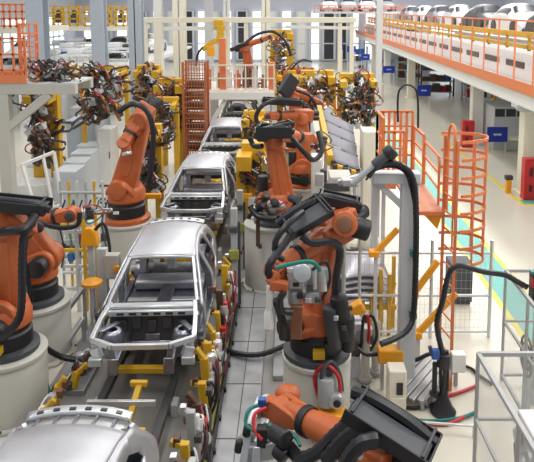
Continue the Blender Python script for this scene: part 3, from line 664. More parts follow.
# ------------------------------------------------------------------ tooling along the line
def clamp_unit(label, x, y, side, seed, h=1.0, group='clamp stations along the line'):
    """a welding clamp station; side is the x direction of the car"""
    g = random.Random(seed); z0 = .012
    r = thing('clamp_station', label, 'clamp station', (x, y, z0), group)
    def q(a, b, c): return V((x + a * side, y + b, z0 + c))
    MB().bb(q(-.16, -.45, 0), q(.16, .45, .10)).build('base_plate', 'olive' if seed < 20 else 'plate', r, bevel=.01)
    b0 = g.uniform(-.25, .1)
    MB().bb(q(-.12, b0 - .1, .10), q(.06, b0 + .12, h * .60)).bb(q(-.15, b0 - .08, h * .5), q(-.05, b0 + .3, h * .6)).build('riser', ['lgrey', 'cream', 'white'][seed % 3], r, bevel=.02)
    for k in range(3):
        b = -.34 + k * .32 + g.uniform(-.06, .06); hh = h * g.uniform(.62, 1.08); ln = g.uniform(-.08, .08)
        m = ['yellow', 'yellow', 'brown', 'grey'][g.randrange(4)]
        a = MB(); a.bar(q(-.04, b, .10), q(.0, b + ln, hh), g.uniform(.08, .14), .10)
        a.bar(q(.0, b + ln, hh - .04), q(g.uniform(.1, .2), b + ln + .04, hh + g.uniform(-.1, .14)), .09, .08)
        if g.random() < .6: a.bar(q(-.02, b, hh * .55), q(-.10, b + g.uniform(-.2, .2), hh * .75), .08, .06)
        ar = a.build('clamp_arm', m, r, bevel=.012)
        MB().drum(q(-.09, b + .08, hh * .42), q(-.06, b + .1, hh * .86), .045, .01).build('cylinder', ['black', 'brown', 'alu', 'white'][g.randrange(4)], ar)
        MB().box(q(.1, b + ln + .03, hh), (.09, .1, .12)).build('jaw', ['copper', 'brown', 'dark', 'alu'][g.randrange(4)], ar, bevel=.01)
        MB().box(q(-.1, b - .04, hh * g.uniform(.4, .8)), (.1, .12, .1)).build('switch_box', ['charcoal', 'lgrey', 'red', 'dark', 'white'][g.randrange(5)], ar, bevel=.012)
        MB().tube([q(-.08, b, hh * .3), q(-.17, b + g.uniform(-.1, .2), hh * g.uniform(.4, .7)), q(-.1, b + .12, hh * .85), q(-.05, b + .1, hh * .6)], .016).build('air_hose', ['hred', 'hred', 'black', 'white'][g.randrange(4)], ar)
    MB().drum(q(-.08, b0 + .05, h * .61), q(-.08, b0 + .05, h * .78), .075, .012).build('valve_drum', ['alu', 'white'][seed % 2], r)
    if seed % 2: MB().lathe(q(-.16, b0 + .1, h * .45), (-side, -.6, .2), [(.085, 0), (.09, .02), (.07, .05), (.02, .05)], 16).build('gauge', 'lgrey', r)
    for k in range(3):
        MB().tube([q(g.uniform(-.16, -.05), g.uniform(-.4, .4), .14), q(-.2, g.uniform(-.4, .4), h * g.uniform(.2, .5)), q(-.17, g.uniform(-.4, .4), h * g.uniform(.3, .7)), q(-.06, g.uniform(-.4, .4), h * g.uniform(.4, .8))], g.uniform(.012, .024)).build('hose', ['black', 'hred', 'charcoal'][k], r)
    return r
nr = ['nearest', 'second', 'third', 'fourth', 'fifth', 'sixth', 'seventh', 'eighth', 'ninth', 'tenth', 'eleventh', 'twelfth']
for i, y in enumerate((7.2, 8.3, 9.4, 10.5, 11.6, 12.7, 13.9, 15.6, 16.9, 18.3, 20.5, 22.5)):
    clamp_unit('yellow and red clamp station between car line and floor rail, %s from the camera' % nr[i], -1.33, y, -1, i, .95 + .15 * (i % 3))
for i, y in enumerate((7.9, 9.0, 10.4, 12.0, 13.4)):
    clamp_unit('clamp station on the left side of the car line, %s from the camera' % nr[i], -3.58, y, 1, i + 20, .55 + .12 * (i % 2))
# floor rail and cable trunks
t = thing('floor_rail', 'long grey metal floor channel right of the line running away from the camera', 'floor rail', (-.8, 10.5, .012))
MB().bb((-1.10, 6.5, .012), (-.48, 13.75, .07)).build('cover', 'plate', t, bevel=.01)
MB().bb((-1.13, 6.5, .012), (-1.10, 13.75, .13)).build('side_rail', 'dark', t)
for k in range(5): MB().bb((-1.09, 7.4 + k * 1.4, .07), (-.49, 7.42 + k * 1.4, .074)).build('seam', 'dark', t)
MB().bb((-.80, 6.5, .07), (-.785, 13.75, .075)).build('seam', 'dark', t)
for k in range(9): MB().box((-1.09, 7 + k * .75, .1), (.05, .07, .06)).build('bolt', 'black', t)
t = tag(MB().bb((-4.0, 7.2, .012), (-3.76, 13, .09)).build('floor_duct', 'plate', bevel=.01), 'flat grey cable trunk on the floor left of the car line', 'cable trunk')
tag(MB().bb((-.30, 10.4, .012), (-.02, 13.4, .10)).build('floor_duct', 'plate', bevel=.01), 'grey cable trunk on the floor behind the white middle pedestal', 'cable trunk')
tag(MB().tube([P(10, 305, 10.2), P(22, 325, 10.2), P(42, 345, 10.3), P(62, 357, 10.5), P(88, 360, 10.6), P(102, 352, 10.8)], .05, rib=.05).build('cable_hose', 'hose'), 'black ribbed hose looping across the front of the left pedestals', 'hose')
tag(MB().tube([P(222, 349, z=.1), P(240, 354, z=.14), P(262, 354, z=.16), P(284, 346, z=.2)], .05, rib=.05).build('cable_hose', 'hose'), 'black hose crossing the floor rail to the white pedestal', 'hose')
tag(MB().tube([P(44, 360, z=.6), P(46, 382, z=.4), P(52, 400, z=.1), P(54, 410, z=.05)], .035).build('cable_hose', 'teal'), 'teal hose on the floor at the foot of the left pedestals', 'hose')
for i, (px, py0, Y, lb) in enumerate(((234, 208, 13.2, 'nearer of the two slim dark posts between nearest car and tall cream pedestal'), (240, 190, 15.2, 'farther of the two slim dark posts between nearest car and tall cream pedestal'))):
    a = P(px, py0, Y); t = thing('guide_post', lb, 'post', (a.x, Y, .012))
    MB().bar((a.x, Y, .012), a, .14).build('post', 'grey', t, bevel=.01); MB().bar((a.x + .1, Y, .012), a + V((.1, 0, -.3)), .06).build('cable_run', 'charcoal', t)
    MB().box((a.x, Y - .1, a.z * .55), (.2, .1, .2)).build('box', 'olive', t, bevel=.01); MB().box((a.x, Y - .1, a.z * .8), (.14, .1, .12)).build('box', 'charcoal', t, bevel=.01)

# ================================================================== welding gun racks
def mk(name, mb, m, bevel=.012):
    o = mb.build(name, m, bevel=bevel); me = o.data; COL.objects.unlink(o)
    dg = [(k.width, k.segments) for k in o.modifiers]; bpy.data.objects.remove(o); return me
def gun_meshes():
    out = []
    for v in range(3):
        g = MB(); L = .75 + .2 * v
        g.path([(0, 0, .16), (.28, 0, .30), (L, 0, .24), (L + .05, 0, .06)], .09, .12, (0, 1, 0)); g.path([(0, 0, -.16), (.25, 0, -.30), (L - .05, 0, -.24), (L + .05, 0, -.08)], .09, .12, (0, 1, 0))
        arms = mk('electrode_arms', g, ['brown', 'copper', 'dark'][v])
        g = MB(); g.box((-.12, 0, 0), (.34, .26, .36)); g.drum((-.3, .0, .1), (-.5, 0, .1), .09, n=12); g.drum((-.1, -.2, -.2), (-.1, -.2, .24), .08, n=12); g.box((.1, .1, .2), (.1, .12, .16))
        body = mk('transformer', g, ['lgrey', 'dark', 'brown'][v])
        hs = mk('hose', MB().tube([(-.3, -.1, .1), (-.4, -.2, .45), (-.05, -.22, .62), (.3, -.1, .5), (.42, 0, .26)], .035, n=6), ['black', 'red', 'charcoal'][v], 0)
        cy = mk('cylinder', MB().drum((.05, .02, .3), (.55, .02, .36), .055, n=12), ['alu', 'yellow', 'alu'][v], 0)
        out.append((arms, body, hs, cy))
    return out
GUNS = gun_meshes()
def inst(me, name, parent, mt):
    o = bpy.data.objects.new(name, me); COL.objects.link(o); o.parent = parent
    if parent.type == 'EMPTY': o.matrix_parent_inverse = Matrix.Translation(parent.location).inverted()
    o.matrix_basis = mt; return o
def gun_at(root, p, rz, ry, rx, s, v):
    arms, body, hs, cy = GUNS[v % 3]
    b = inst(body, 'welding_gun', root, Matrix.Translation(V(p)) @ Matrix.Rotation(rz, 4, 'Z') @ Matrix.Rotation(ry, 4, 'Y') @ Matrix.Rotation(rx, 4, 'X') @ Matrix.Scale(s, 4))
    for me, nm in ((arms, 'electrode_arms'), (hs, 'hose'), (cy, 'cylinder')): inst(me, nm, b, Matrix.Identity(4))
def gun_rack(label, x0, x1, Y, z0, z1, n, seed, dep=.8, post=.18, m='yellow', name='welding_gun_rack', s=.8, base=0.012, group='racks of welding guns'):
    g = random.Random(seed); r = thing(name, label, 'gun rack', ((x0 + x1) / 2, Y, base), group)
    for x in (x0, x1): MB().bar((x, Y, base), (x, Y, z1), post).build('post', m, r, bevel=.015)
    MB().bar((x0 - .1, Y, z1), (x1 + .1, Y, z1), post * 1.1, post * 1.2).build('crossbar', m, r, bevel=.015)
    MB().bar((x0, Y, z0 + (z1 - z0) * .45), (x1, Y, z0 + (z1 - z0) * .45), post * .8).build('crossbar', m, r, bevel=.015)
    for x in (x0, x1): MB().bar((x, Y, z1 - .1), (x, Y - dep, z1 - .15), post * .8).build('bracket', m, r, bevel=.015)
    n = int(n * 1.7); s *= .72
    for k in range(n):
        px = x0 + (x1 - x0) * g.random(); pz = z0 + (z1 - z0) * (.05 + .95 * (k + g.random()) / n)
        gun_at(r, (px, Y - dep * g.random(), pz), g.choice((-1.6, 0, 3.1, -2.2, -.8)) + g.uniform(-.4, .4), g.uniform(-.9, .9), g.uniform(-.6, .6), s * g.uniform(.8, 1.15), k)
    return r
def rackpx(label, px0, px1, py0, py1, Y, n, seed, **k):
    a = P(px0, py1, Y); b = P(px1, py0, Y); return gun_rack(label, a.x, b.x, Y, a.z, b.z, n, seed, **k)
rackpx('yellow rack packed with welding guns on the platform, upper left', 44, 73, 67, 79, 17.9, 15, 1, s=.65, dep=.5, post=.1, base=P(75, 86, 17).z + .05)
rackpx('yellow posted rack of bronze welding guns below the left platform', 40, 54, 92, 165, 19.6, 16, 2, s=.8, post=.3)
rackpx('yellow rack with dark welding guns above the tall upright robot, left side', 84, 126, 68, 118, 23, 22, 3, s=.85, post=.15)
rackpx('gun rack with yellow posts at the left foot of the portal frame', 141, 158, 70, 108, 30, 12, 4, s=1.0, post=.4)
rackpx('yellow gun rack left of the orange wire cage', 162, 182, 84, 128, 26, 12, 5, s=.9, post=.4)
rackpx('yellow gun fixture between the tall upright robot and the second car', 143, 158, 128, 192, 18.6, 14, 6, s=.7, post=.22)
rackpx('yellow gun fixture by the third car on its left side', 158, 176, 100, 150, 23.5, 10, 7, s=.7, post=.2)
rackpx('broad yellow gun fixture on the right of the second car', 246, 270, 152, 196, 17.2, 9, 8, s=.6, post=.5)
rackpx('yellow gun fixture on the right of the third car', 247, 262, 116, 148, 22.5, 8, 9, s=.65, post=.35)
rackpx('yellow framed gun rack behind the grey panel conveyor, right of the line', 341, 371, 78, 126, 27, 26, 10, s=.8, post=.34, dep=1.2)
rackpx('yellow gun rack behind the robots, centre distance', 303, 331, 76, 112, 29, 13, 11, s=.85, post=.45)
rackpx('yellow gun rack between gantry and the robots', 280, 294, 74, 106, 31, 8, 12, s=.9, post=.3)
rackpx('far yellow gun rack just left of the dark window', 274, 290, 34, 70, 44, 8, 13, s=1.0, post=.5)

# ------------------------------------------------------------------ gantry over the line
a, b = P(198, 92, 28.6), P(274, 92, 28.6); zt = a.z
t = thing('gantry', 'white steel gantry platform straddling the line with a car body under it', 'gantry', ((a.x + b.x) / 2, 30, 0))
MB().bb((a.x, 28.6, zt - .36), (b.x, 33, zt)).build('platform', 'white', t, bevel=.02)
for x, s in ((a.x + .25, 1), (b.x - .4, -1)):
    for y in (28.9, 32.6):
        MB().bar((x, y, .012), (x, y, zt - .36), .42, .3).build('leg', 'white', t, bevel=.02)
    MB().bar((x + s * .15, 28.9, zt - 1.7), (x + s * .95, 28.9, zt - .4), .2).build('brace', 'white', t, bevel=.02)
t = thing('gantry_fence', 'wire fence with pale rails and orange pillars on top of the gantry', 'fence', ((a.x + b.x) / 2, 28.8, zt))
for z in (.05, .6, 1.2): MB().bar((a.x, 28.75, zt + z), (b.x, 28.75, zt + z), .06).build('rail', 'ivory', t)
for k in range(9):
    x = a.x + (b.x - a.x) * k / 8; MB().bar((x, 28.75, zt), (x, 28.75, zt + 1.25), .05).build('post', 'ivory', t)
g = MB()
for k in range(42): x = a.x + (b.x - a.x) * k / 41; g.bar((x, 28.78, zt + .05), (x, 28.78, zt + 1.2), .012)
g.build('mesh', 'pink', t)
for px, h in ((223, 2.4), (272, 1.3), (208, 1.0)):
    q = P(px, 90, 29.2); MB().bar((q.x, 29.2, zt), (q.x, 29.2, zt + h), .3).build('pillar', 'rail_orange', t, bevel=.02)
rg = random.Random(3)
t = thing('robot_controller', 'row of orange and white tool blocks standing on the gantry', 'tool block', (a.x + 1, 30.5, zt))
for k in range(7):
    x = a.x + .8 + k * .42; hh = .4 + rg.random() * .7
    MB().box((x, 30.3, zt + hh / 2), (.28, .4, hh)).drum((x, 30.1, zt + hh), (x, 30.1, zt + hh + .2), .09).build('block', ['copper', 'white', 'orange', 'brown', 'lgrey'][k % 5], t, bevel=.02)
# orange wire cage beside the gantry
a, b = P(184, 128, 25), P(205, 62, 25)
t = thing('wire_cage', 'orange wire mesh cage full of hoses left of the gantry', 'cage', ((a.x + b.x) / 2, 25, .012))
for x in (a.x, b.x):
    for y in (25, 25.8): MB().bar((x, y, .012), (x, y, b.z), .09).build('post', 'rust', t)
for s_, yy in enumerate((25, 25.8)):
    g = MB()
    for k in range(20): z = .2 + (b.z - .3) * k / 19; g.bar((a.x, yy, z), (b.x, yy, z), .03)
    for k in range(9): x = a.x + (b.x - a.x) * k / 8; g.bar((x, yy, .05), (x, yy, b.z), .022)
    g.build('mesh', 'rust', t)
for k in range(7):
    z = .9 + k * .42; MB().drum((a.x + .1, 25.4, z), (b.x - .1, 25.4, z), .17).build('hose_reel', ['brown', 'copper'][k % 2], t)
# yellow balancer arm under the portal
t = thing('balancer_arm', 'yellow balancer arm with amber box hanging from the portal frame', 'arm', P(221, 28, 39.5))
MB().bar(P(214, 24, 39.6), P(224, 24, 39.6), .5, .5).build('trolley', 'yellow', t, bevel=.03)
MB().bar(P(221, 25, 39.5), P(220, 42, 39.5), .42).build('mast', 'yellow', t, bevel=.03)
MB().path([P(220, 40, 39.5), P(212, 42, 39.4), P(202, 50, 39.3)], .3).build('boom', 'yellow', t, bevel=.03)
MB().box(P(211, 51, 39.2), (.45, .4, .6)).build('box', 'amber', t, bevel=.03)
MB().tube([P(203, 47, 39.2), P(198, 54, 39.2), P(196, 66, 39.2)], .07).build('hose', 'hose', t)

# ------------------------------------------------------------------ left: platform, ladder, cabinets
a, b = P(-12, 85, 17), P(75, 86, 17)
t = thing('platform', 'grey steel platform with orange edge entering from the left edge', 'platform', (-7.5, 17, 0))
MB().bb((a.x - 1, 17, a.z - .26), (b.x, 17.25, a.z)).build('beam', 'cream', t, bevel=.015); MB().bb((a.x - 1, 18.4, a.z - .26), (b.x, 18.6, a.z)).build('beam', 'cream', t, bevel=.015)
MB().bb((a.x - 1, 17.0, a.z), (b.x, 18.6, a.z + .05)).build('deck', 'lgrey', t)
MB().bb((a.x - 1, 16.96, a.z + .05), (P(27, 80, 17).x, 17.0, a.z + .27)).build('toe_board', 'rail_orange', t)
q = P(4, 140, 17); MB().bb((q.x - .16, 17, .012), (q.x + .16, 17.3, a.z - .26)).build('leg', 'cream', t, bevel=.015)
MB().bar(P(8, 128, 17.12), P(50, 94, 17.12), .22).build('brace', 'cream', t, bevel=.015)
for k in range(3):
    z = a.z + .4 + k * .42; MB().bar((a.x - 1, 17, z), (P(26, 70, 17).x, 17, z), .05).build('rail', 'rail_orange', t)
for px in (2, 14, 26): x = P(px, 70, 17).x; MB().bar((x, 17, a.z + .2), (x, 17, a.z + 1.3), .05).build('post', 'rail_orange', t)
MB().drum((P(8, 72, 18).x - .5, 17.8, a.z + .2), (P(8, 72, 18).x + .4, 17.8, a.z + .2), .15).build('roll', 'orange', t)
def ladder_cage(label, x, y, z0, z1, r, m, zc, name='caged_ladder', n=8, hoop=.03, side=(0, 1)):
    t = thing(name, label, 'ladder', (x, y, z0)); sx, sy = side
    px, py = -sy, sx
    for s in (-1, 1): MB().bar((x + px * .24 * s, y + py * .24 * s, z0), (x + px * .24 * s, y + py * .24 * s, z1), .045).build('stringer', m, t)
    k = z0 + .3
    while k < z1 - .1:
        MB().cyl((x - px * .24, y - py * .24, k), (x + px * .24, y + py * .24, k), .016, n=8).build('rung', m, t); k += .3
    for i in range(n):
        z = zc + (z1 - zc) * i / (n - 1); pts = []
        for j in range(17):
            a_ = math.pi * j / 16; pts.append((x + px * r * math.cos(a_) + sx * (r * 1.5 * math.sin(a_)), y + py * r * math.cos(a_) + sy * (r * 1.5 * math.sin(a_)), z))
        MB().path(pts, .02, .05).build('hoop', m, t)
    for j in (2, 5, 8, 11, 14):
        a_ = math.pi * j / 16; X = x + px * r * math.cos(a_) + sx * r * 1.5 * math.sin(a_); Yy = y + py * r * math.cos(a_) + sy * r * 1.5 * math.sin(a_)
        MB().bar((X, Yy, zc), (X, Yy, z1), .03, .02).build('cage_strap', m, t)
    return t
q = P(31, 82, 18.3); ladder_cage('orange caged ladder standing on the left platform', q.x, 18.3, a.z + .05, a.z + 1.6, .26, 'rail_orange', a.z + .3, n=6, side=(0, -1))
def cabinet(label, x0, x1, y, d, h, m, name='control_cabinet', door=1, group=None, cat='cabinet', z0=.012):
    t = thing(name, label, cat, ((x0 + x1) / 2, y + d / 2, z0), group)
    MB().bb((x0, y, z0 + .06), (x1, y + d, z0 + h)).build('body', m, t, bevel=.015)
    MB().bb((x0 + .03, y + .03, z0), (x1 - .03, y + d - .03, z0 + .06)).build('plinth', 'dark', t)
    w_ = (x1 - x0) / door
    for k in range(door):
        dd = MB().bb((x0 + k * w_ + .02, y - .02, z0 + .09), (x0 + (k + 1) * w_ - .02, y, z0 + h - .03)).build('door', m, t, bevel=.006)
        MB().bb((x0 + (k + 1) * w_ - .09, y - .045, z0 + h * .5), (x0 + (k + 1) * w_ - .06, y - .02, z0 + h * .62)).build('handle', 'dark', dd)
    return t
for i, (px0, px1, yt, Y) in enumerate(((53, 76, 172, 16.6), (62, 84, 163, 18.6), (70, 91, 154, 20.6), (76, 97, 146, 22.4))):
    a = P(px0, yt, Y); b = P(px1, yt, Y)
    cabinet('light grey low control cabinet left of the tall upright robot, %s of the row' % nr[i], a.x, b.x, Y, .8, a.z, 'cabinet', group='row of low grey control cabinets')
a, b = P(66, 121, 23.6), P(95, 121, 23.6); cabinet('tall bluish grey cabinet at the far end of the cabinet row', a.x, b.x, 23.6, 1.2, a.z, 'blgrey', door=2)
a, b = P(70, 108, 25.6), P(84, 108, 25.6); cabinet('dark bluish cabinet behind the tall cabinet with a red switch', a.x, b.x, 25.6, 1.0, a.z, 'grey')
a = P(97, 130, 22.6); cabinet('white slim cabinet left of the tall upright robot with slanted top trays', a.x, a.x + .5, 22.6, .9, a.z, 'white')
# slanted white frame
t = thing('aluminium_frame', 'slanted white aluminium guard frame leaning beside the low cabinets', 'frame', (P(40, 205, 15.2).x, 15.2, .012))
p = [P(22, 165, 15.2), P(54, 152, 15.8), P(62, 205, 15.6), P(36, 212, 15.0)]
for i in range(4): MB().bar(p[i], p[(i + 1) % 4], .07).build('bar', 'white', t)
MB().bar(p[0].lerp(p[1], .65), p[2].lerp(p[3], .35), .06).build('bar', 'white', t)
MB().bar(p[3], (p[3].x, p[3].y, .012), .07).build('leg', 'white', t); MB().bar(p[2], (p[2].x, p[2].y, .012), .07).build('leg', 'white', t)
a = P(40, 200, 16.6); t = cabinet('slanted cream control desk behind the aluminium frame', a.x - .35, a.x + .45, 16.3, .8, 1.3, 'cream', name='control_desk', cat='desk')
a = P(28, 185, 18.5); cabinet('wide white cabinet behind the post of the left platform', a.x - .6, a.x + .5, 18.5, .9, 1.2, 'white')
# yellow fence and posts between the second pedestal and the nearest car
t = thing('guard_fence', 'low yellow and grey guard fence between left robots and the nearest car', 'fence', P(78, 330, z=.012))
for px, m in ((66, 'alu'), (74, 'yellow'), (86, 'yellow')):
    q = P(px, 330, z=.012); MB().bar((q.x, 13, .012), (q.x, 13, 2.2), .07).build('post', m, t)
x0, x1 = P(66, 300, 13).x, P(100, 300, 13).x
for z, m in ((.5, 'alu'), (1.0, 'lgrey'), (1.35, 'yellow'), (1.75, 'alu'), (2.1, 'yellow')): MB().bar((x0, 13, z), (x1, 13, z), .06).build('rail', m, t)
q = P(90, 236, 12.6)
t = thing('signal_post', 'grey post carrying a big amber yellow box left of the nearest car', 'post', (q.x, 12.6, .012))
MB().bar((q.x, 12.65, .012), (q.x, 12.65, q.z + .3), .12).build('pole', 'lgrey', t, bevel=.01)
MB().prism([(-.17, -.18), (.17, -.18), (.14, .1), (.06, .2), (-.06, .2), (-.14, .1)], q, (1, 0, 0), (0, 0, 1), .22).build('box', 'amber', t, bevel=.02)
MB().tube([q + V((.08, 0, .1)), q + V((.3, 0, .25)), q + V((.42, -.1, -.3)), q + V((.3, 0, -.8)), q + V((.34, .0, -1.2))], .035).build('cable', 'hose', t)
q = P(107, 268, 12.3)
t = thing('junction_box', 'pale upright junction box on a post left of the nearest car', 'junction box', (q.x, 12.3, .012))
MB().bar((q.x - .1, 12.35, .012), (q.x - .1, 12.35, q.z + .4), .2, .14).build('post', 'lgrey', t, bevel=.01)
MB().box(q + V((.12, 0, .05)), (.28, .2, .5)).build('box', 'cream', t, bevel=.02)
MB().drum(q + V((.24, -.12, .05)), q + V((.24, -.2, .05)), .07, .01).build('button', 'amber', t)
q = P(92, 286, 11.8)
t = thing('amber_beacon', 'flat amber disc on a slim post beside the junction box', 'beacon', (q.x, 11.8, .012))
MB().bar((q.x, 11.8, .012), (q.x, 11.8, q.z), .07).build('pole', 'alu', t); MB().lathe(q, (0, 0, 1), [(.08, 0), (.2, .03), (.2, .09), (.1, .14)], 16).build('disc', 'amber', t)
for i, (p0, p1, lb) in enumerate(((P(66, 312, 11.9), P(84, 287, 12.2), 'upper'), (P(67, 343, 11.3), P(83, 318, 11.6), 'lower'))):
    t = thing('slide_rail', '%s slanted aluminium slide rail between second pedestal and nearest car' % lb, 'slide rail', (p1.x, p1.y, .012))
    MB().bar(p0, p1, .1, .07).build('rail', 'alu', t, bevel=.01)
    for pp in (p0, p1): MB().bar((pp.x, pp.y, .012), pp, .06).build('leg', 'grey', t)
q = P(35, 345, z=.012)
a = P(148, 197, 17); t = thing('stop_arm', 'amber stop arm reaching from the left to the second car', 'arm', (P(141, 197, 16.6).x, 16.6, .012))
MB().bar(P(141, 196, 16.6), P(161, 196, 16.6), .13).build('arm', 'amber', t, bevel=.01); MB().bar((P(141, 197, 16.6).x, 16.6, .012), P(141, 198, 16.6), .18).build('post', 'lgrey', t, bevel=.01)
t = thing('stop_arm', 'amber stop arm reaching from the right to the second car', 'arm', (P(252, 196, 16.4).x, 16.4, .012))
MB().bar(P(238, 196, 16.4), P(252, 196, 16.4), .13).build('arm', 'amber', t, bevel=.01); MB().bar((P(252, 196, 16.4).x, 16.4, .012), P(252, 197, 16.4), .18).build('post', 'lgrey', t, bevel=.01)
# raised white deck with tables and pale parts, far left behind the cabinets
struct('trim_50', MB().bb((-20, 33, 2.8), (-9.2, 60, 3.0)), 'white', 'raised white deck at upper left')
for k in range(4):
    o = MB().bb((-18 + k * 2.4, 35.5, 0), (-17.7 + k * 2.4, 35.8, 2.8)); o = struct('column', o, 'lgrey', '%s slim post under the raised white deck at upper left' % ['leftmost', 'second', 'third', 'rightmost'][k]); o['category'] = 'column'
for i, (px, py, Y) in enumerate(((58, 60, 38), (72, 56, 42), (84, 50, 46), (62, 46, 50), (82, 70, 36), (120, 70, 39), (116, 58, 42))):
    q = P(px, py, Y); t = thing('work_table', 'white work table with pale parts at upper left, %s' % ['second from the camera', 'fifth from the camera', 'sixth from the camera', 'farthest one', 'nearest, left of the grey column', 'nearest, right of the grey column', 'fourth from the camera'][i], 'table', (q.x, Y, 3), 'white work tables at upper left')
    z = 3.6 + (i % 3) * .2
    MB().bb((q.x - 1, Y - .8, z), (q.x + 1, Y + .8, z + .1)).build('table_top', 'white', t)
    for sx in (-.9, .9):
        for sy in (-.7, .7): MB().bar((q.x + sx, Y + sy, 3.0), (q.x + sx, Y + sy, z), .08).build('leg', 'lgrey', t)
    MB().box((q.x - .3, Y, z + .25), (.8, .7, .3)).build('part', 'carwhite', t, bevel=.05); MB().box((q.x + .5, Y, z + .2), (.5, .6, .2)).build('part', ['bluep', 'lgrey', 'dark'][i % 3], t, bevel=.05)
t = thing('pipe_rack', 'grey pipe rack with valves between the folded robot and the amber yellow box', 'pipe rack', (P(80, 250, 14.2).x, 14.2, .012))
x0, x1 = P(62, 250, 14.2).x, P(104, 250, 14.2).x; g = random.Random(4)
for k in range(6): z = .35 + k * .38; MB().cyl((x0, 14.2, z), (x1, 14.2, z), .04).build('pipe', ['alu', 'grey', 'lgrey', 'yellow'][k % 4], t)
for k in range(6):
    x = x0 + (x1 - x0) * k / 5; MB().bar((x, 14.26, .012), (x, 14.26, 2.5), .05).build('upright', ['grey', 'yellow', 'lgrey'][k % 3], t)
    MB().box((x + .05, 14.1, .6 + g.random() * 1.6), (.14, .14, .18)).build('valve', ['charcoal', 'bluep', 'hred', 'alu', 'olive', 'dark'][k], t, bevel=.02)
    MB().tube([(x, 14.12, .5 + .1 * k), (x + .12, 14.0, 1.0), (x + .02, 14.05, 1.6), (x + .15, 14.12, 2.1)], .02).build('hose', ['black', 'teal', 'charcoal'][k % 3], t)

# ================================================================== right of the line, middle distance
# white hose portal
t = thing('hose_portal', 'tall light grey portal frame carrying a black hose on its right leg', 'frame', (1.65, 10.1, .012))
xl, xr = P(371, 200, 10.1).x, P(418, 200, 10.1).x; zt = P(400, 173, 10.1).z
MB().bb((xr - .28, 10.0, .012), (xr, 10.22, zt)).build('leg', 'lgrey', t, bevel=.02)
LL = P(375, 178, 12.98); MB().bb((LL.x - .07, 12.9, .012), (LL.x + .07, 13.06, LL.z)).build('leg', 'lgrey', t, bevel=.02)
MB().bb((xl, 9.98, zt - .16), (xr + .02, 10.24, zt + .02)).build('header', 'lgrey', t, bevel=.02)
MB().bar((LL.x, 12.98, LL.z - .08), (xl + .08, 10.2, zt - .08), .14).build('side_beam', 'lgrey', t, bevel=.01)
MB().bar((xl + .06, 10.1, zt - .12), (xr - .2, 10.1, zt - .6), .10).build('brace', 'lgrey', t, bevel=.01)
for px, py in ((414, 253), (413, 315)): MB().box(P(px, py, 9.95), (.12, .1, .1)).build('hose_clamp', 'teal', t, bevel=.01)
t = thing('arched_hose', 'black hose arching over the light grey portal with a dark nozzle tube', 'hose', P(395, 165, 9.9))
MB().tube([P(368, 177, 9.9), P(376, 167, 9.9), P(390, 163, 9.9), P(404, 167, 9.9), P(413, 180, 9.9), P(416, 210, 9.9), P(416, 255, 9.9), P(414, 310, 9.9), P(409, 328, 9.8), P(396, 338, 9.7), P(381, 344, 9.6)], .05, rib=.04).build('hose', 'hose', t)
MB().tube([P(366, 180, 9.9), P(374, 171, 9.9), P(390, 167, 9.9), P(404, 172, 9.9), P(411, 190, 9.9), P(418, 230, 9.92)], .018).build('cable', 'hose', t)
MB().cyl(P(352, 184, 9.9), P(378, 162, 9.9), .05).build('tube', 'grey', t)
MB().drum(P(374, 166, 9.9), P(389, 153, 9.9), .085).build('nozzle_body', 'charcoal', t)
MB().drum(P(386, 156, 9.9), P(394, 149, 9.9), .12, .04).build('nozzle_head', 'black', t)
g = MB(); g.box(P(350, 182, 10), (.26, .18, .12)); g.bar(P(338, 183, 10.1), P(362, 176, 10), .1); g.build('clamp', 'alu', t, bevel=.02)
# wire fence across
t = thing('mesh_fence', 'grey pipe safety fence with wire mesh behind the light grey portal', 'fence', (2.5, 11.9, .012))
for x in (1.05, 1.35, 2.75, 3.9): MB().cyl((x, 11.9, .012), (x, 11.9, 1.98 if x != 1.35 else 2.6), .035).build('post', 'alu', t)
for z in (.12, .86, 1.72): MB().cyl((1.05, 11.9, z), (3.9, 11.9, z), .028).build('rail', 'alu', t)
for i, (xa, xb) in enumerate(((1.08, 2.72), (2.78, 3.88))):
    g = MB()
    n = int((xb - xa) / .09)
    for k in range(n + 1): x = xa + (xb - xa) * k / n; g.bar((x, 11.9, .12), (x, 11.9, 1.72), .003)
    for k in range(10): g.bar((xa, 11.9, .2 + k * .16), (xb, 11.9, .2 + k * .16), .003)
    g.build('mesh', 'grey', t)
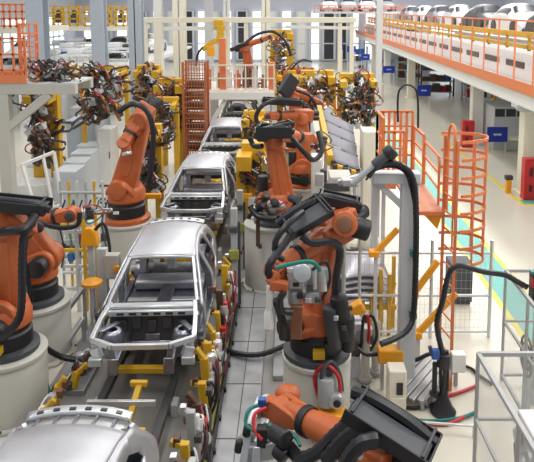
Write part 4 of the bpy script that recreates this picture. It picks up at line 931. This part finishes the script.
# orange platform, rails, ladder
t = thing('access_platform', 'orange railed access platform behind the light grey portal', 'platform', (2.3, 12, .012))
ZD = 3.0
MB().bb((2.1, 10.55, ZD - .06), (2.62, 13.4, ZD)).build('deck', 'pink', t); MB().bb((1.82, 12.4, ZD - .06), (2.1, 13.4, ZD)).build('deck', 'pink', t)
MB().bb((1.82, 12.36, ZD - .14), (2.1, 12.40, ZD + .1)).build('toe_board', 'rail_orange', t)
MB().bb((2.1, 10.5, ZD - .07), (2.62, 10.56, ZD)).build('edge_beam', 'rail_orange', t); MB().prism([(0, 0), (.34, 0), (.26, -.28)], (2.26, 10.6, ZD - .06), (1, 0, 0), (0, 0, 1), .05).build('gusset', 'amber', t)
for x, y in ((1.88, 13.3), (2.5, 13.3), (2.3, 12.6), (1.88, 12.5)): MB().bar((x, y, .012), (x, y, ZD), .07).build('leg', 'lgrey', t)
def rail_panel(p0, p1, z0, z1, rounded=False, n=2, m='rail_orange', mid=3):
    p0, p1 = V((*p0, 0)), V((*p1, 0)); L = (p1 - p0).length
    if rounded:
        d = (p1 - p0) / L; rr = .14
        MB().tube([p0 + V((0, 0, z0)), p0 + V((0, 0, (z0 + z1) / 2)), p0 + V((0, 0, z1 - rr)), p0 + d * .04 + V((0, 0, z1 - .04)), p0 + d * rr + V((0, 0, z1)), p1 - d * rr + V((0, 0, z1)), p1 - d * .04 + V((0, 0, z1 - .04)), p1 + V((0, 0, z1 - rr)), p1 + V((0, 0, (z0 + z1) / 2)), p1 + V((0, 0, z0))], .024).build('hand_rail', m, t)
    else:
        for k in range(n): q = p0.lerp(p1, k / (n - 1)); MB().bar((q.x, q.y, z0), (q.x, q.y, z1), .05).build('post', m, t)
        MB().bar((p0.x, p0.y, z1), (p1.x, p1.y, z1), .05).build('hand_rail', m, t)
    for k in range(1, mid): z = z0 + (z1 - z0) * k / mid; MB().bar((p0.x, p0.y, z), (p1.x, p1.y, z), .035).build('mid_rail', m, t)
rail_panel((2.60, 10.9), (2.62, 12.2), ZD, ZD + .85, True)
rail_panel((2.62, 12.3), (2.62, 13.3), ZD, ZD + .95)
rail_panel((1.85, 13.38), (2.6, 13.38), ZD, ZD + 1.25, n=7, mid=4)
rail_panel((1.85, 12.45), (1.85, 13.38), ZD, ZD + 1.25, n=3)
rail_panel((1.85, 12.42), (2.25, 12.42), ZD, ZD + 1.0, n=3)
lc = ladder_cage('tall orange caged ladder beside the access platform on the right', 2.66, 10.35, .012, 4.30, .40, 'rail_orange', 2.25, n=8, side=(1, .18))
MB().tube([(2.66, 10.12, 3.0), (2.66, 10.12, 3.9), (2.66, 10.14, 4.4), (2.66, 10.3, 4.52), (2.66, 10.5, 4.4), (2.66, 10.56, 3.9), (2.66, 10.56, 3.0)], .026).build('grab_rail', 'rail_orange', lc)
for i, (p0, p1, Y, lb) in enumerate((((418, 333), (456, 293), 11.0, 'lower right amber brace running down to the floor behind the tripod hose'), ((415, 292), (438, 261), 11.3, 'amber brace between grey portal leg and orange ladder'), ((376, 252), (398, 229), 11.9, 'amber brace seen inside the light grey portal'))):
    a, b = P(*p0, Y), P(*p1, Y); t = thing('diagonal_brace', lb, 'brace', (a.x, Y, .012), 'amber diagonal braces of the platform')
    MB().bar(a, b, .1, .1).build('bar', 'amber', t, bevel=.01); MB().box(a - V((.04, 0, .02)), (.2, .2, .12)).build('end_block', 'amber', t, bevel=.02)
    MB().bar((a.x, Y, .012), a, .07).build('foot', 'lgrey', t)
t = tag(MB().tube([P(398, 122, 13), P(398, 96, 13), P(402, 87, 13), P(409, 85, 13), P(416, 90, 13), P(418, 102, 13), P(418, 128, 13)], .022).build('cable_arch', 'hose'), 'thin black cable arch standing above the orange platform', 'cable')
# stack of hood panels and yellow rack
t = thing('panel_rack', 'yellow posted rack holding hood panels right of the middle robot', 'rack', (1.6, 12.4, .012))
for x, y, h in ((1.78, 12.0, 1.35), (1.95, 12.0, 1.25), (2.08, 12.3, 1.5), (1.2, 12.9, 1.2), (1.75, 12.9, 1.2), (1.62, 11.95, .9)): MB().bar((x, y, .012), (x, y, h), .075).build('post', 'yellow', t, bevel=.01)
MB().bar((1.1, 12.05, .55), (2.1, 12.05, .55), .08).bar((1.1, 12.85, .55), (2.1, 12.85, .55), .08).build('shelf_bar', 'yellow', t)
MB().bar((1.93, 12, .5), (2.1, 12.3, .95), .07).build('brace', 'yellow', t)
for k in range(5):
    z = .60 + k * .13
    def hd(u, v, z=z, k=k): x = u * 2 - 1; return (1.50 + x * .47 * (1 - .10 * v), 12.1 + v * .78, z + .16 * (1 - x * x) * (.3 + .7 * math.sin(v * 2.2)) - .02 * abs(x) + .14 * v)
    tag(MB().grid(hd, 12, 10).build('hood_panel', 'panel', solid=.02), '%s lavender grey hood panel in the stack on the yellow rack' % ['lowest', 'second lowest', 'middle', 'second highest', 'topmost'][k], 'hood panel', 'hood panels stacked on the yellow rack')
# sloping conveyor of grey panels
t = thing('panel_conveyor', 'sloping conveyor of lavender grey panels with yellow edge, right of the robots', 'conveyor', (1.5, 19, .012))
def cvp(u, v):
    a0, a1, b0, b1 = P(332, 161, 17), P(359, 170, 17), P(321, 110, 22), P(352, 125, 22)
    return a0.lerp(a1, u).lerp(b0.lerp(b1, u), v)
for k in range(4):
    v0, v1 = k / 4, (k + 1) / 4 - .012
    g = MB(); g.grid(lambda u, v: cvp(u, v0 + (v1 - v0) * v) + V((0, 0, .05 * math.sin(v * 3.14))), 4, 6)
    g.build('panel', 'slate', t, solid=.05)
    for u in (.05, .5, .95): a = cvp(u, v0); MB().box(a + V((0, -.03, -.03)), (.12, .08, .14)).build('roller', 'dark', t)
MB().bar(cvp(-.06, 0), cvp(-.06, 1), .16, .3).build('edge', 'yellow', t, bevel=.01)
for v in (.02, .5, .98):
    for u in (0, 1): a = cvp(u, v); MB().bar((a.x, a.y, .012), a, .1).build('leg', 'lgrey', t)
for k in range(6): a = cvp(.1 + k * .17, -.01); MB().box(a - V((0, .06, .12)), (.14, .16, .2)).build('gripper', ['brown', 'yellow', 'dark'][k % 3], t, bevel=.02)
# cream machines behind the middle robot
for i, (px0, px1, pt, Y, h, lb) in enumerate(((330, 352, 178, 15.5, 1.6, 'cream machine housing below the grey panel conveyor'), (363, 377, 132, 18.5, 2.4, 'tall cream cabinet right of the grey panel conveyor'), (312, 322, 160, 16.6, 2.3, 'slim white column cabinet beside the bent robot'))):
    a = P(px0, pt, Y); b = P(px1, pt, Y); cabinet(lb, a.x, b.x, Y, .8, a.z, ['cream', 'ivory', 'white'][i], name='machine_cabinet')
t = thing('covered_part', 'crumpled cream cover lying on a stand right of the middle robot', 'cover', (P(358, 242, 12.9).x, 12.9, .012))
rr = random.Random(8)
def crum(u, v):
    a, b = u * 2 * math.pi, v * math.pi; k = 1 + .25 * math.sin(5 * a + 3 * b) * math.sin(b)
    return P(358, 241, 13.2) + V((.42 * k * math.cos(a) * math.sin(b), .3 * k * math.sin(a) * math.sin(b), .2 * k * math.cos(b)))
MB().grid(crum, 22, 12).build('cover', 'ivory', t)
MB().bar((P(358, 241, 13.2).x, 13.2, .012), P(358, 247, 13.2), .3).build('stand', 'lgrey', t)
q = P(332, 190, 14.6); t = thing('gripper_head', 'dark gripper head on a cream stand behind the middle robot', 'gripper', (q.x, 14.6, .012))
MB().bar((q.x, 14.6, .012), q, .4).build('stand', 'cream', t, bevel=.02); MB().box(q + V((.1, 0, .1)), (.6, .3, .2)).drum(q + V((-.2, 0, .1)), q + V((-.2, 0, .5)), .08).drum(q + V((.3, -.1, .2)), q + V((.55, -.1, .3)), .12).build('head', 'dark', t, bevel=.02); MB().box(q + V((-.3, -.15, .3)), (.2, .2, .3)).build('valve', 'alu', t, bevel=.02)
# bits around the middle pedestal
q = P(356, 330, 10.5); t = thing('valve_manifold', 'black and silver valve cluster with hoses right of the middle robot base', 'valve cluster', (q.x, 10.5, .012))
MB().bar((q.x, 10.55, .012), q + V((0, .05, 0)), .16).build('post', 'lgrey', t)
rr = random.Random(2)
for k in range(9):
    a = q + V((rr.uniform(-.22, .22), rr.uniform(-.15, .1), rr.uniform(-.25, .3)))
    if k % 2: MB().drum(a, a + V((rr.uniform(-.15, .15), -.16, rr.uniform(-.1, .1))), .075).build('valve', ['alu', 'black', 'dark'][k % 3], t)
    else: MB().box(a, (.16, .14, .14)).build('valve_block', ['charcoal', 'alu', 'lgrey'][k % 3], t, bevel=.015)
for k in range(4):
    a = q + V((rr.uniform(-.2, .2), -.1, .2)); MB().tube([a, a + V((.1 * (k - 1.5), -.15, .18)), a + V((.16 * (k - 1.5), -.1, -.2)), a + V((.1 * (k - 1.5), .05, -.55))], .028).build('hose', ['teal', 'black', 'red', 'black'][k], t)
q = P(356, 309, 10.9); t = thing('junction_box', 'amber tilted junction box right of the middle robot', 'junction box', (q.x, 10.9, .012))
MB().box(q, (.3, .22, .22), Matrix.Rotation(.5, 3, 'Y').to_3x3() @ Matrix.Rotation(-1.0, 3, 'Y')).build('box', 'amber', t, bevel=.03); MB().bar((q.x, 10.95, .012), q, .08).build('post', 'grey', t)
for i, (px, y0, y1, Y, lb) in enumerate(((365, 330, 398, 10.4, 'left'), (375, 322, 394, 10.6, 'right'))):
    a, b = P(px, y1, Y), P(px, y0, Y)
    t = thing('riser_pipe', '%s white rounded pipe standing between the middle pedestal and the amber pendant' % lb, 'pipe', (a.x, Y, .012), 'pair of white riser pipes')
    MB().tube([(a.x, Y, .012), (a.x, Y, .3), (a.x, Y, b.z - .1), (a.x, Y + .02, b.z)], .075, n=12).build('pipe', 'cream', t); MB().drum((a.x, Y, .012), (a.x, Y, .1), .12).build('foot', 'grey', t)
q = P(329, 391, z=.66); t = thing('wire_feeder', 'grey servo head with red and black hoses on a yellow bin before the middle pedestal', 'servo head', (q.x, q.y - .1, .012))
MB().bb((q.x - .24, q.y - .35, .012), (q.x + .24, q.y + .0, .48)).build('bin', 'amber', t, bevel=.02)
MB().drum(q + V((-.05, -.15, -.12)), q + V((-.05, -.15, .32)), .13).build('motor', 'grey', t); MB().drum(q + V((.1, -.3, .0)), q + V((.1, -.12, .02)), .12).build('flange', 'alu', t); MB().drum(q + V((.1, -.34, .0)), q + V((.1, -.3, .0)), .06).build('hub', 'black', t)
MB().tube([q + V((-.15, -.1, -.1)), q + V((-.22, -.1, .3)), q + V((-.05, -.15, .5)), q + V((.12, -.2, .36)), q + V((.16, -.2, .05))], .03).build('hose', 'red', t)
MB().tube([q + V((-.1, -.15, .0)), q + V((-.12, -.2, .4)), q + V((.02, -.15, .56)), q + V((.16, -.1, .3)), q + V((.2, -.1, -.1))], .03).build('hose', 'charcoal', t)
MB().bar(q + V((-.14, -.12, -.15)), q + V((.04, -.12, .48)), .06).build('bracket', 'charcoal', t)
# amber pendant box and grey operator cabinet
q = P(390, 354, 10.1); t = thing('pendant_box', 'amber pendant box hanging on hoses above the grey operator cabinet', 'pendant box', (q.x, 10.1, .012))
MB().box(q, (.42, .24, .24)).build('box', 'amber', t, bevel=.03); MB().bar((q.x - .12, 10.16, .012), q + V((-.12, .06, -.1)), .06).build('post', 'alu', t); MB().bar(q + V((.02, 0, -.12)), q + V((.02, 0, -.5)), .05).build('stem', 'black', t)
MB().tube([q + V((-.2, 0, 0)), q + V((-.4, -.05, .02)), q + V((-.55, 0, .1))], .035).build('hose', 'hose', t); MB().tube([q + V((.2, 0, -.02)), q + V((.4, -.05, -.08)), q + V((.62, -.05, .02)), q + V((.75, 0, .0))], .035).build('hose', 'hose', t)
t = thing('operator_cabinet', 'slim pale operator cabinet with dark display below the amber pendant box', 'cabinet', (1.70, 9.5, .012))
MB().bb((1.56, 9.45, .012), (1.84, 9.75, .74)).build('body', 'ivory', t, bevel=.02); MB().bb((1.68, 9.43, .36), (1.78, 9.45, .56)).build('display', 'black', t, bevel=.004); MB().bb((1.58, 9.435, .05), (1.82, 9.45, .3)).build('door', 'ivory', t, bevel=.004)
# chute
t = thing('chute', 'slanted aluminium chute on the floor left of the tripod hose stand', 'chute', (2.15, 10.2, .012))
a0, a1 = P(393, 396, z=.15), P(428, 358, z=.42)
for k in range(4): MB().bar(a0 + V((.02 + .13 * k, .05 * -k, 0)), a1 + V((.02 + .12 * k, -.05 * k, 0)), .11, .05).build('slat', 'alu', t, bevel=.008)
MB().bar(a0 + V((-.05, .05, -.02)), a1 + V((-.05, .05, -.02)), .05, .14).build('side_frame', 'grey', t); MB().bar(a0 + V((.5, -.15, -.02)), a1 + V((.46, -.15, -.02)), .05, .14).build('side_frame', 'grey', t)
for p_ in (a0, a1): 
    for dx in (0, .45): MB().bar((p_.x + dx, p_.y - dx * .3, .012), p_ + V((dx, -dx * .3, 0)), .06).build('leg', 'grey', t)
# black tripod hose stand
q = P(443, 412, z=.012); t = thing('hose_stand', 'black standing hose pipe with flared skirt foot and blue valve', 'hose stand', (q.x, q.y, .012))
MB().lathe((q.x, q.y, .012), (0, 0, 1), [(.2, 0), (.205, .03), (.15, .1), (.08, .26), (.06, .4)], 20).build('skirt', 'black', t)
for k in range(3): a_ = k * 2.1; MB().tube([(q.x + .05 * math.cos(a_), q.y + .05 * math.sin(a_), .35), (q.x + .06 * math.cos(a_ + .4), q.y + .06 * math.sin(a_ + .4), .7), (q.x + .03 * math.cos(a_), q.y, 1.05)], .032).build('pipe', 'black', t)
MB().drum((q.x - .02, q.y, .78), (q.x - .02, q.y, 1.0), .1).build('coupling', 'black', t); MB().box((q.x - .16, q.y - .04, 1.02), (.12, .1, .16)).build('valve', 'bluep', t, bevel=.02)
MB().bar((q.x - .2, q.y, .96), (q.x, q.y, 1.0), .06).bar((q.x - .2, q.y, .98), (q.x - .24, q.y, 1.12), .06).build('bracket', 'charcoal', t); MB().drum((q.x - .15, q.y, .3), (q.x - .15, q.y, .86), .04).drum((q.x - .15, q.y, .3), (q.x - .15, q.y, .36), .08).build('air_gun', 'black', t)
MB().bb((q.x + .1, q.y - .08, .72), (q.x + .32, q.y + .08, 1.02)).build('control_box', 'white', t, bevel=.015)
MB().tube([(q.x - .02, q.y, .95), P(437, 325, 9.55), P(443, 300, 9.55), P(449, 274, 9.6), P(458, 266, 9.6), P(470, 268, 9.6), P(485, 272, 9.6), P(505, 275, 9.7), P(516, 281, 9.7), P(527, 287, 9.7)], .045, rib=.04).build('hose', 'hose', t)
# cabinets, fences, floor pipes
a, b = P(450, 305, z=.012), P(472, 305, z=.012); cabinet('dark charcoal cabinet behind the tall orange caged ladder', a.x, b.x, a.y, .5, .92, 'charcoal')
def glass_fence(label, pts, h, n, mid=True):
    t = thing('glass_fence', label, 'fence', (*pts[0], .012))
    for (ax, ay), (bx, by), k in zip(pts, pts[1:], n):
        A, B = V((ax, ay, 0)), V((bx, by, 0))
        MB().bar(A + V((0, 0, h)), B + V((0, 0, h)), .05).build('top_rail', 'grey', t); MB().bar(A + V((0, 0, .12)), B + V((0, 0, .12)), .045).build('bottom_rail', 'grey', t)
        if mid: MB().bar(A + V((0, 0, h * .55)), B + V((0, 0, h * .55)), .035).build('mid_rail', 'grey', t)
        for i in range(k):
            p0, p1 = A.lerp(B, i / k), A.lerp(B, (i + 1) / k)
            MB().bar((p0.x, p0.y, .012), (p0.x, p0.y, h), .04).build('post', 'grey', t)
            d = (p1 - p0).normalized() * .03
            MB().bar(p0 + d + V((0, 0, (.14 + h) / 2)), p1 - d + V((0, 0, (.14 + h) / 2)), .008, h - .18).build('pane', 'glass', t)
    MB().bar((pts[-1][0], pts[-1][1], .012), (pts[-1][0], pts[-1][1], h), .05).build('post', 'grey', t)
glass_fence('clear panelled fence with aluminium posts in the lower right corner', ((3.35, 7.76), (2.42, 7.76), (2.48, 5.0)), 2.0, (1, 2))
glass_fence('clear panelled fence running away at the right edge below the teal walkway', ((4.4, 10.4), (3.66, 10.4), (3.64, 8.3)), 2.0, (1, 2))
t = thing('cell_machine', 'pale cabinet with round gauges inside the lower right clear fence', 'machine', (3.1, 7.0, .012))
MB().bb((2.78, 6.6, .012), (3.5, 7.3, 1.55)).build('body', 'white', t, bevel=.02)
for k in range(3): MB().lathe((2.76, 6.75 + k * .2, 1.3 - .2 * (k % 2)), (-1, 0, 0), [(.09, 0), (.1, .02), (.08, .05), (.03, .05)], 18).build('gauge', 'alu', t)
MB().tube([(2.74, 6.9, .9), (2.64, 6.8, 1.0), (2.66, 7.0, 1.3), (2.74, 7.1, 1.1)], .02).build('cable', 'hose', t)
q = P(531, 287, 9.7); t = thing('camera_head', 'black inspection head with red and teal marks at the right edge', 'inspection head', (q.x + .1, 9.7, .012))
MB().box(q + V((.12, 0, 0)), (.24, .24, .5)).build('body', 'black', t, bevel=.03); MB().bar((q.x + .15, 9.75, .012), q + V((.15, .05, -.2)), .1).build('post', 'grey', t)
MB().box(q + V((-.01, -.06, .1)), (.03, .08, .14)).build('lamp', 'red', t); MB().box(q + V((.02, -.05, .27)), (.12, .1, .04)).build('connector', 'teal', t)
t = thing('coil_stand', 'coil of grey cable hung inside the clear fence at the right edge', 'cable coil', (3.95, 9.4, .012))
MB().tube([V((3.72, 9.5, .8)) + V((0, .22 * math.cos(a_ * .5), .22 * math.sin(a_ * .5) + .01 * a_)) for a_ in range(0, 38)], .02, smooth=False).build('coil', 'charcoal', t); MB().bar((3.78, 9.5, .012), (3.78, 9.5, 1.0), .06).build('post', 'grey', t)
for i, (pts, m, lb) in enumerate((([(396, 392), (420, 397), (450, 395), (478, 385)], 'red', 'red hose on the floor behind the black skirted stand'), ([(398, 418), (430, 421), (460, 418), (476, 412)], 'teal', 'grey green pipe along the floor right of the operator cabinet'), ([(420, 422), (446, 424), (466, 416)], 'red', 'short red hose beside the grey green floor pipe'), ([(396, 405), (415, 408), (436, 402)], 'hose', 'black hose under the aluminium chute'), ([(452, 362), (470, 368), (480, 376), (492, 384)], 'hose', 'black cable on the floor right of the white control box'))):
    tag(MB().tube([P(a, b, z=.04) for a, b in pts], .028).build('floor_hose', m), lb, 'hose')
t = thing('floor_barrier', 'thin low grey pipe barrier on the floor left of the clear fence', 'barrier', (2.0, 8.9, .012))
a, b = P(396, 420, z=.2), P(474, 426, z=.2); MB().cyl(a, b, .02).build('pipe', 'alu', t)
for p_ in (a, b): MB().cyl((p_.x, p_.y, .012), p_, .02).build('leg', 'alu', t)
# ------------------------------------------------------------------ far right: hydrant cabinets, booth, signs, racks
for i, (px0, px1, yb, h, Y) in enumerate(((520, 536, 196, 1.42, 21.3), (460, 472, 145, 1.25, 29.6))):
    a, b = P(px0, yb, Y), P(px1, yb, Y); x0, x1 = a.x, b.x
    t = thing('hydrant_cabinet', ['red hydrant cabinet at the foot of the nearest walkway column', 'red hydrant cabinet at the foot of the second walkway column'][i], 'cabinet', ((x0 + x1) / 2, Y, 0), 'red hydrant cabinets')
    MB().bb((x0, Y - .35, 0), (x1, Y, h)).build('body', 'red', t, bevel=.02); d = MB().bb((x0 + .05, Y - .38, .08), (x1 - .05, Y - .35, h - .06)).build('door', 'red', t, bevel=.01)
    MB().box((x0 + .2, Y - .4, h * .7), (.08, .05, .3)).build('handle', 'black', d); MB().box((x0 + .2, Y - .4, h * .3), (.08, .05, .22)).build('handle', 'black', d)
q = P(508, 193, z=0); t = thing('bollard', 'short amber bollard left of the nearest red cabinet', 'bollard', (q.x, q.y, 0)); MB().bb((q.x - .09, q.y - .09, 0), (q.x + .09, q.y + .09, .48)).build('post', 'amber', t, bevel=.02); MB().box((q.x, q.y, .56), (.26, .18, .16)).build('cap', 'charcoal', t, bevel=.02)
a, b = P(473, 150, z=0), P(521, 150, z=0); Yb = a.y
t = thing('inspection_booth', 'pale booth with dark upper windows behind the blue sign, right side', 'booth', ((a.x + b.x) / 2, Yb, 0))
MB().bb((a.x + .9, Yb, 0), (b.x, Yb + 2, 2.0)).build('body', 'lgrey', t, bevel=.03)
for k in range(3): MB().bb((a.x + .95 + k * .5, Yb - .03, 1.55), (a.x + 1.38 + k * .5, Yb, 1.9)).build('window', 'glassd', t)
MB().bb((a.x + .6, Yb - .6, .55), (b.x + .3, Yb, .68)).build('counter', 'ivory', t, bevel=.02)
def sign(px0, px1, py0, py1, Y, label, post=True):
    a, b = P(px0, py1, Y), P(px1, py0, Y); t = thing('hanging_sign', label, 'sign', ((a.x + b.x) / 2, Y, 0), 'blue station signs')
    MB().bb((a.x, Y, a.z), (b.x, Y + .04, b.z)).build('board', 'blue', t, bevel=.005)
    c = (a + b) / 2; wd = b.x - a.x; hh = b.z - a.z
    g = MB()
    n = 6
    for k in range(n): x = c.x - wd * .2 + wd * .4 * (k + .5) / n; g.bb((x - wd * .024, Y - .008, c.z - hh * (.05 + .02 * (k % 2))), (x + wd * .024, Y, c.z + hh * (.05 + .02 * ((k + 1) % 2))))
    g.build('lettering', 'white', t)
    for s in (.08, .92): x = a.x + wd * s; MB().bar((x, Y + .03, 0), (x, Y + .03, b.z + .02), .05).build('post', 'lgrey', t)
sign(487, 508, 127, 142, Yb - .75, 'blue sign board with small white lettering in front of the pale booth')
sign(417, 431, 85, 96, 40, 'blue sign right of the column below the elevated railing')
sign(383, 395, 66, 73, 46, 'blue sign in the aisle left of the grey bracket column')
sign(361, 370, 54, 60, 53, 'blue sign farther down the aisle, left of the grey post')
sign(347, 356, 46, 52, 60, 'far blue sign beside the white portal leg')
sign(338, 343, 38, 50, 62, 'tall narrow blue sign at the far end of the aisle')
def rack(label, x0, x1, y, h, seed, m='blgrey', d=1.0):
    g = random.Random(seed); t = thing('storage_rack', label, 'rack', ((x0 + x1) / 2, y, 0), 'storage racks behind the aisle')
    for x in (x0, x1):
        for yy in (y, y + d): MB().bar((x, yy, 0), (x, yy, h), .1).build('upright', m, t)
    n = 3
    for k in range(n):
        z = .25 + k * (h - .4) / n; MB().bb((x0, y, z), (x1, y + d, z + .06)).build('shelf', 'lgrey', t)
        x = x0 + .1; c = 0
        while x < x1 - .4:
            wd = g.uniform(.3, .6); hh = g.uniform(.25, (h - .4) / n * .8); mm = g.choice(('brown', 'red', 'lgrey', 'dark', 'bluep', 'copper', 'ivory', 'orange'))
            o = MB().bb((x, y + .1, z + .06), (x + wd, y + d - .2, z + .06 + hh)).build('storage_box', mm, bevel=.02)
            cn = dict(brown='brown', red='red', lgrey='pale grey', dark='dark', bluep='blue', copper='copper coloured', ivory='ivory', orange='orange')[mm]
            tag(o, '%s box, %s on the %s shelf of the %s' % (cn, nr[c] if c else 'first', ['bottom', 'middle', 'top'][k], label.split(',')[0]), 'box', 'boxes on the storage racks'); x += wd + .08; c += 1
rack('dim rack behind the aisle, left of the second column', 12.2, 15.2, 44, 2.6, 1)
rack('far rack, between grey post and third column', 9.6, 12.4, 57, 2.6, 2)
rack('wide rack, under the deck right of the booth', 13.2, 16.5, 36, 2.4, 3)
rack('brown rack, left of the second blue sign under the deck', 9.7, 12.1, 47, 2.8, 7, m='brown')
rack('small rack, behind the far blue sign', 6.6, 8.0, 66, 2.6, 4, d=.8)
t = thing('yellow_stand', 'yellow A frame stand with dark trolley under the elevated deck', 'stand', (10.9, 31.5, 0))
for s in (-1, 1): MB().bar((10.9 + s * 1.1, 31.5, 0), (10.9 + s * .7, 31.5, 2.2), .14).build('leg', 'yellow', t)
MB().bar((10.1, 31.5, 2.2), (11.7, 31.5, 2.2), .14).build('crossbar', 'yellow', t); MB().bb((10.2, 31.3, .7), (11.6, 32.2, .95)).build('trolley', 'dark', t, bevel=.02)
q = P(366, 81, 46); cabinet('black cabinet in the aisle beside a red one', q.x - .25, q.x + .25, 46.3, .6, 1.15, 'charcoal'); q = P(375, 80, 46); cabinet('dark red cabinet in the aisle beside a black one', q.x - .32, q.x + .32, 46.3, .6, 1.3, 'red')
# white bodies on the elevated conveyor
def shell(y0, x, z, label, m):
    t = thing('painted_body', label, 'car body', (x, y0, z), 'painted car bodies on raised decks')
    L = 4.3; prof = [(0, .45), (.04, .72), (.25, .82), (.95, .95), (1.15, 1.0), (1.85, 1.42), (2.6, 1.48), (3.3, 1.42), (3.95, 1.05), (4.2, .98), (4.3, .6)]
    def f(u, v):
        i = v * (len(prof) - 1); k = min(int(i), len(prof) - 2); s_ = i - k
        y = prof[k][0] + (prof[k + 1][0] - prof[k][0]) * s_; hz = prof[k][1] + (prof[k + 1][1] - prof[k][1]) * s_
        th = math.pi * u; ex = .5
        cx = math.copysign(abs(math.cos(th)) ** ex, math.cos(th)); sz = abs(math.sin(th)) ** ex
        wd = .88 * (.86 + .14 * math.sin(min(1, v * 1.6) * math.pi / 2)) - (max(0, hz * sz - .85) * .42)
        return (x + cx * wd, y0 + y, z + .2 + (hz - .2) * sz)
    MB().grid(f, 20, 30).build('shell', m, t, ang=60)
    for vv, nm in ((.45, 'windshield'), (.76, 'rear_window')):
        g = MB(); g.grid(lambda a, b: V(f(.3 + .4 * a, vv - .03 + .075 * b)) + V((0, -.015 if vv < .6 else .015, .015)), 8, 3); g.build(nm, 'glassd', t)
    for s in (0, 1):
        g = MB(); g.grid(lambda a, b: V(f((.14 + .12 * b) if s == 0 else (.86 - .12 * b), .47 + .24 * a)) + V((.015 if s == 0 else -.015, 0, 0)), 8, 3); g.build('side_window', 'glassd', t)
        for wy in (.75, 3.4): MB().lathe((x + (.86 if s == 0 else -.86), y0 + wy, z + .36), (1, 0, 0), [(.33, -.06), (.36, 0), (.33, .06)], 18).build('wheel_arch', 'glassd', t)
    for s in (-1, 1): MB().bb((x + s * .6 - .08, y0 + .3, z), (x + s * .6 + .08, y0 + 4, z + .22)).build('skid', 'grey', t)
for i, y in enumerate((17.6, 22.6, 27.6, 32.6, 37.8, 43.0, 48.4, 54)):
    m = 'carwhite' if i % 2 == 0 else ('charcoal' if i < 4 else 'lav')
    shell(y, 10.7, 5.21, '%s car body on the elevated conveyor, %s from the camera' % ({'carwhite': 'white', 'charcoal': 'dark', 'lav': 'grey'}[m], nr[i]), m)
struct('trim_30', MB().bb((2.5, 66, 5.95), (12, 72, 6.15)), 'lgrey', 'far elevated deck with car bodies')
t = thing('deck_railing', 'orange railing on the far elevated deck at the top of the picture', 'railing', (7, 66, 6.15))
for z in (.3, .6): MB().bar((2.5, 66, 6.15 + z), (12, 66, 6.15 + z), .09).build('rail', 'rail_orange', t)
for k in range(14): MB().bar((2.5 + k * .73, 66, 6.15), (2.5 + k * .73, 66, 6.8), .08).build('post', 'rail_orange', t)
for i in range(4): shell(67, 4.2 + i * 2.0, 6.15, '%s car body on the far elevated deck, %s from the left' % (['white', 'bluish', 'white', 'grey'][i], nr[i] if i else 'first'), ['carwhite', 'blgrey', 'carwhite', 'lav'][i])
for i, (x, y) in enumerate(((-16.9, 39), (-12.2, 44), (-11.2, 49.6))): shell(y, x, 3.0, 'white car body on the raised white deck at upper left, %s from the camera' % (nr[i]), 'carwhite')
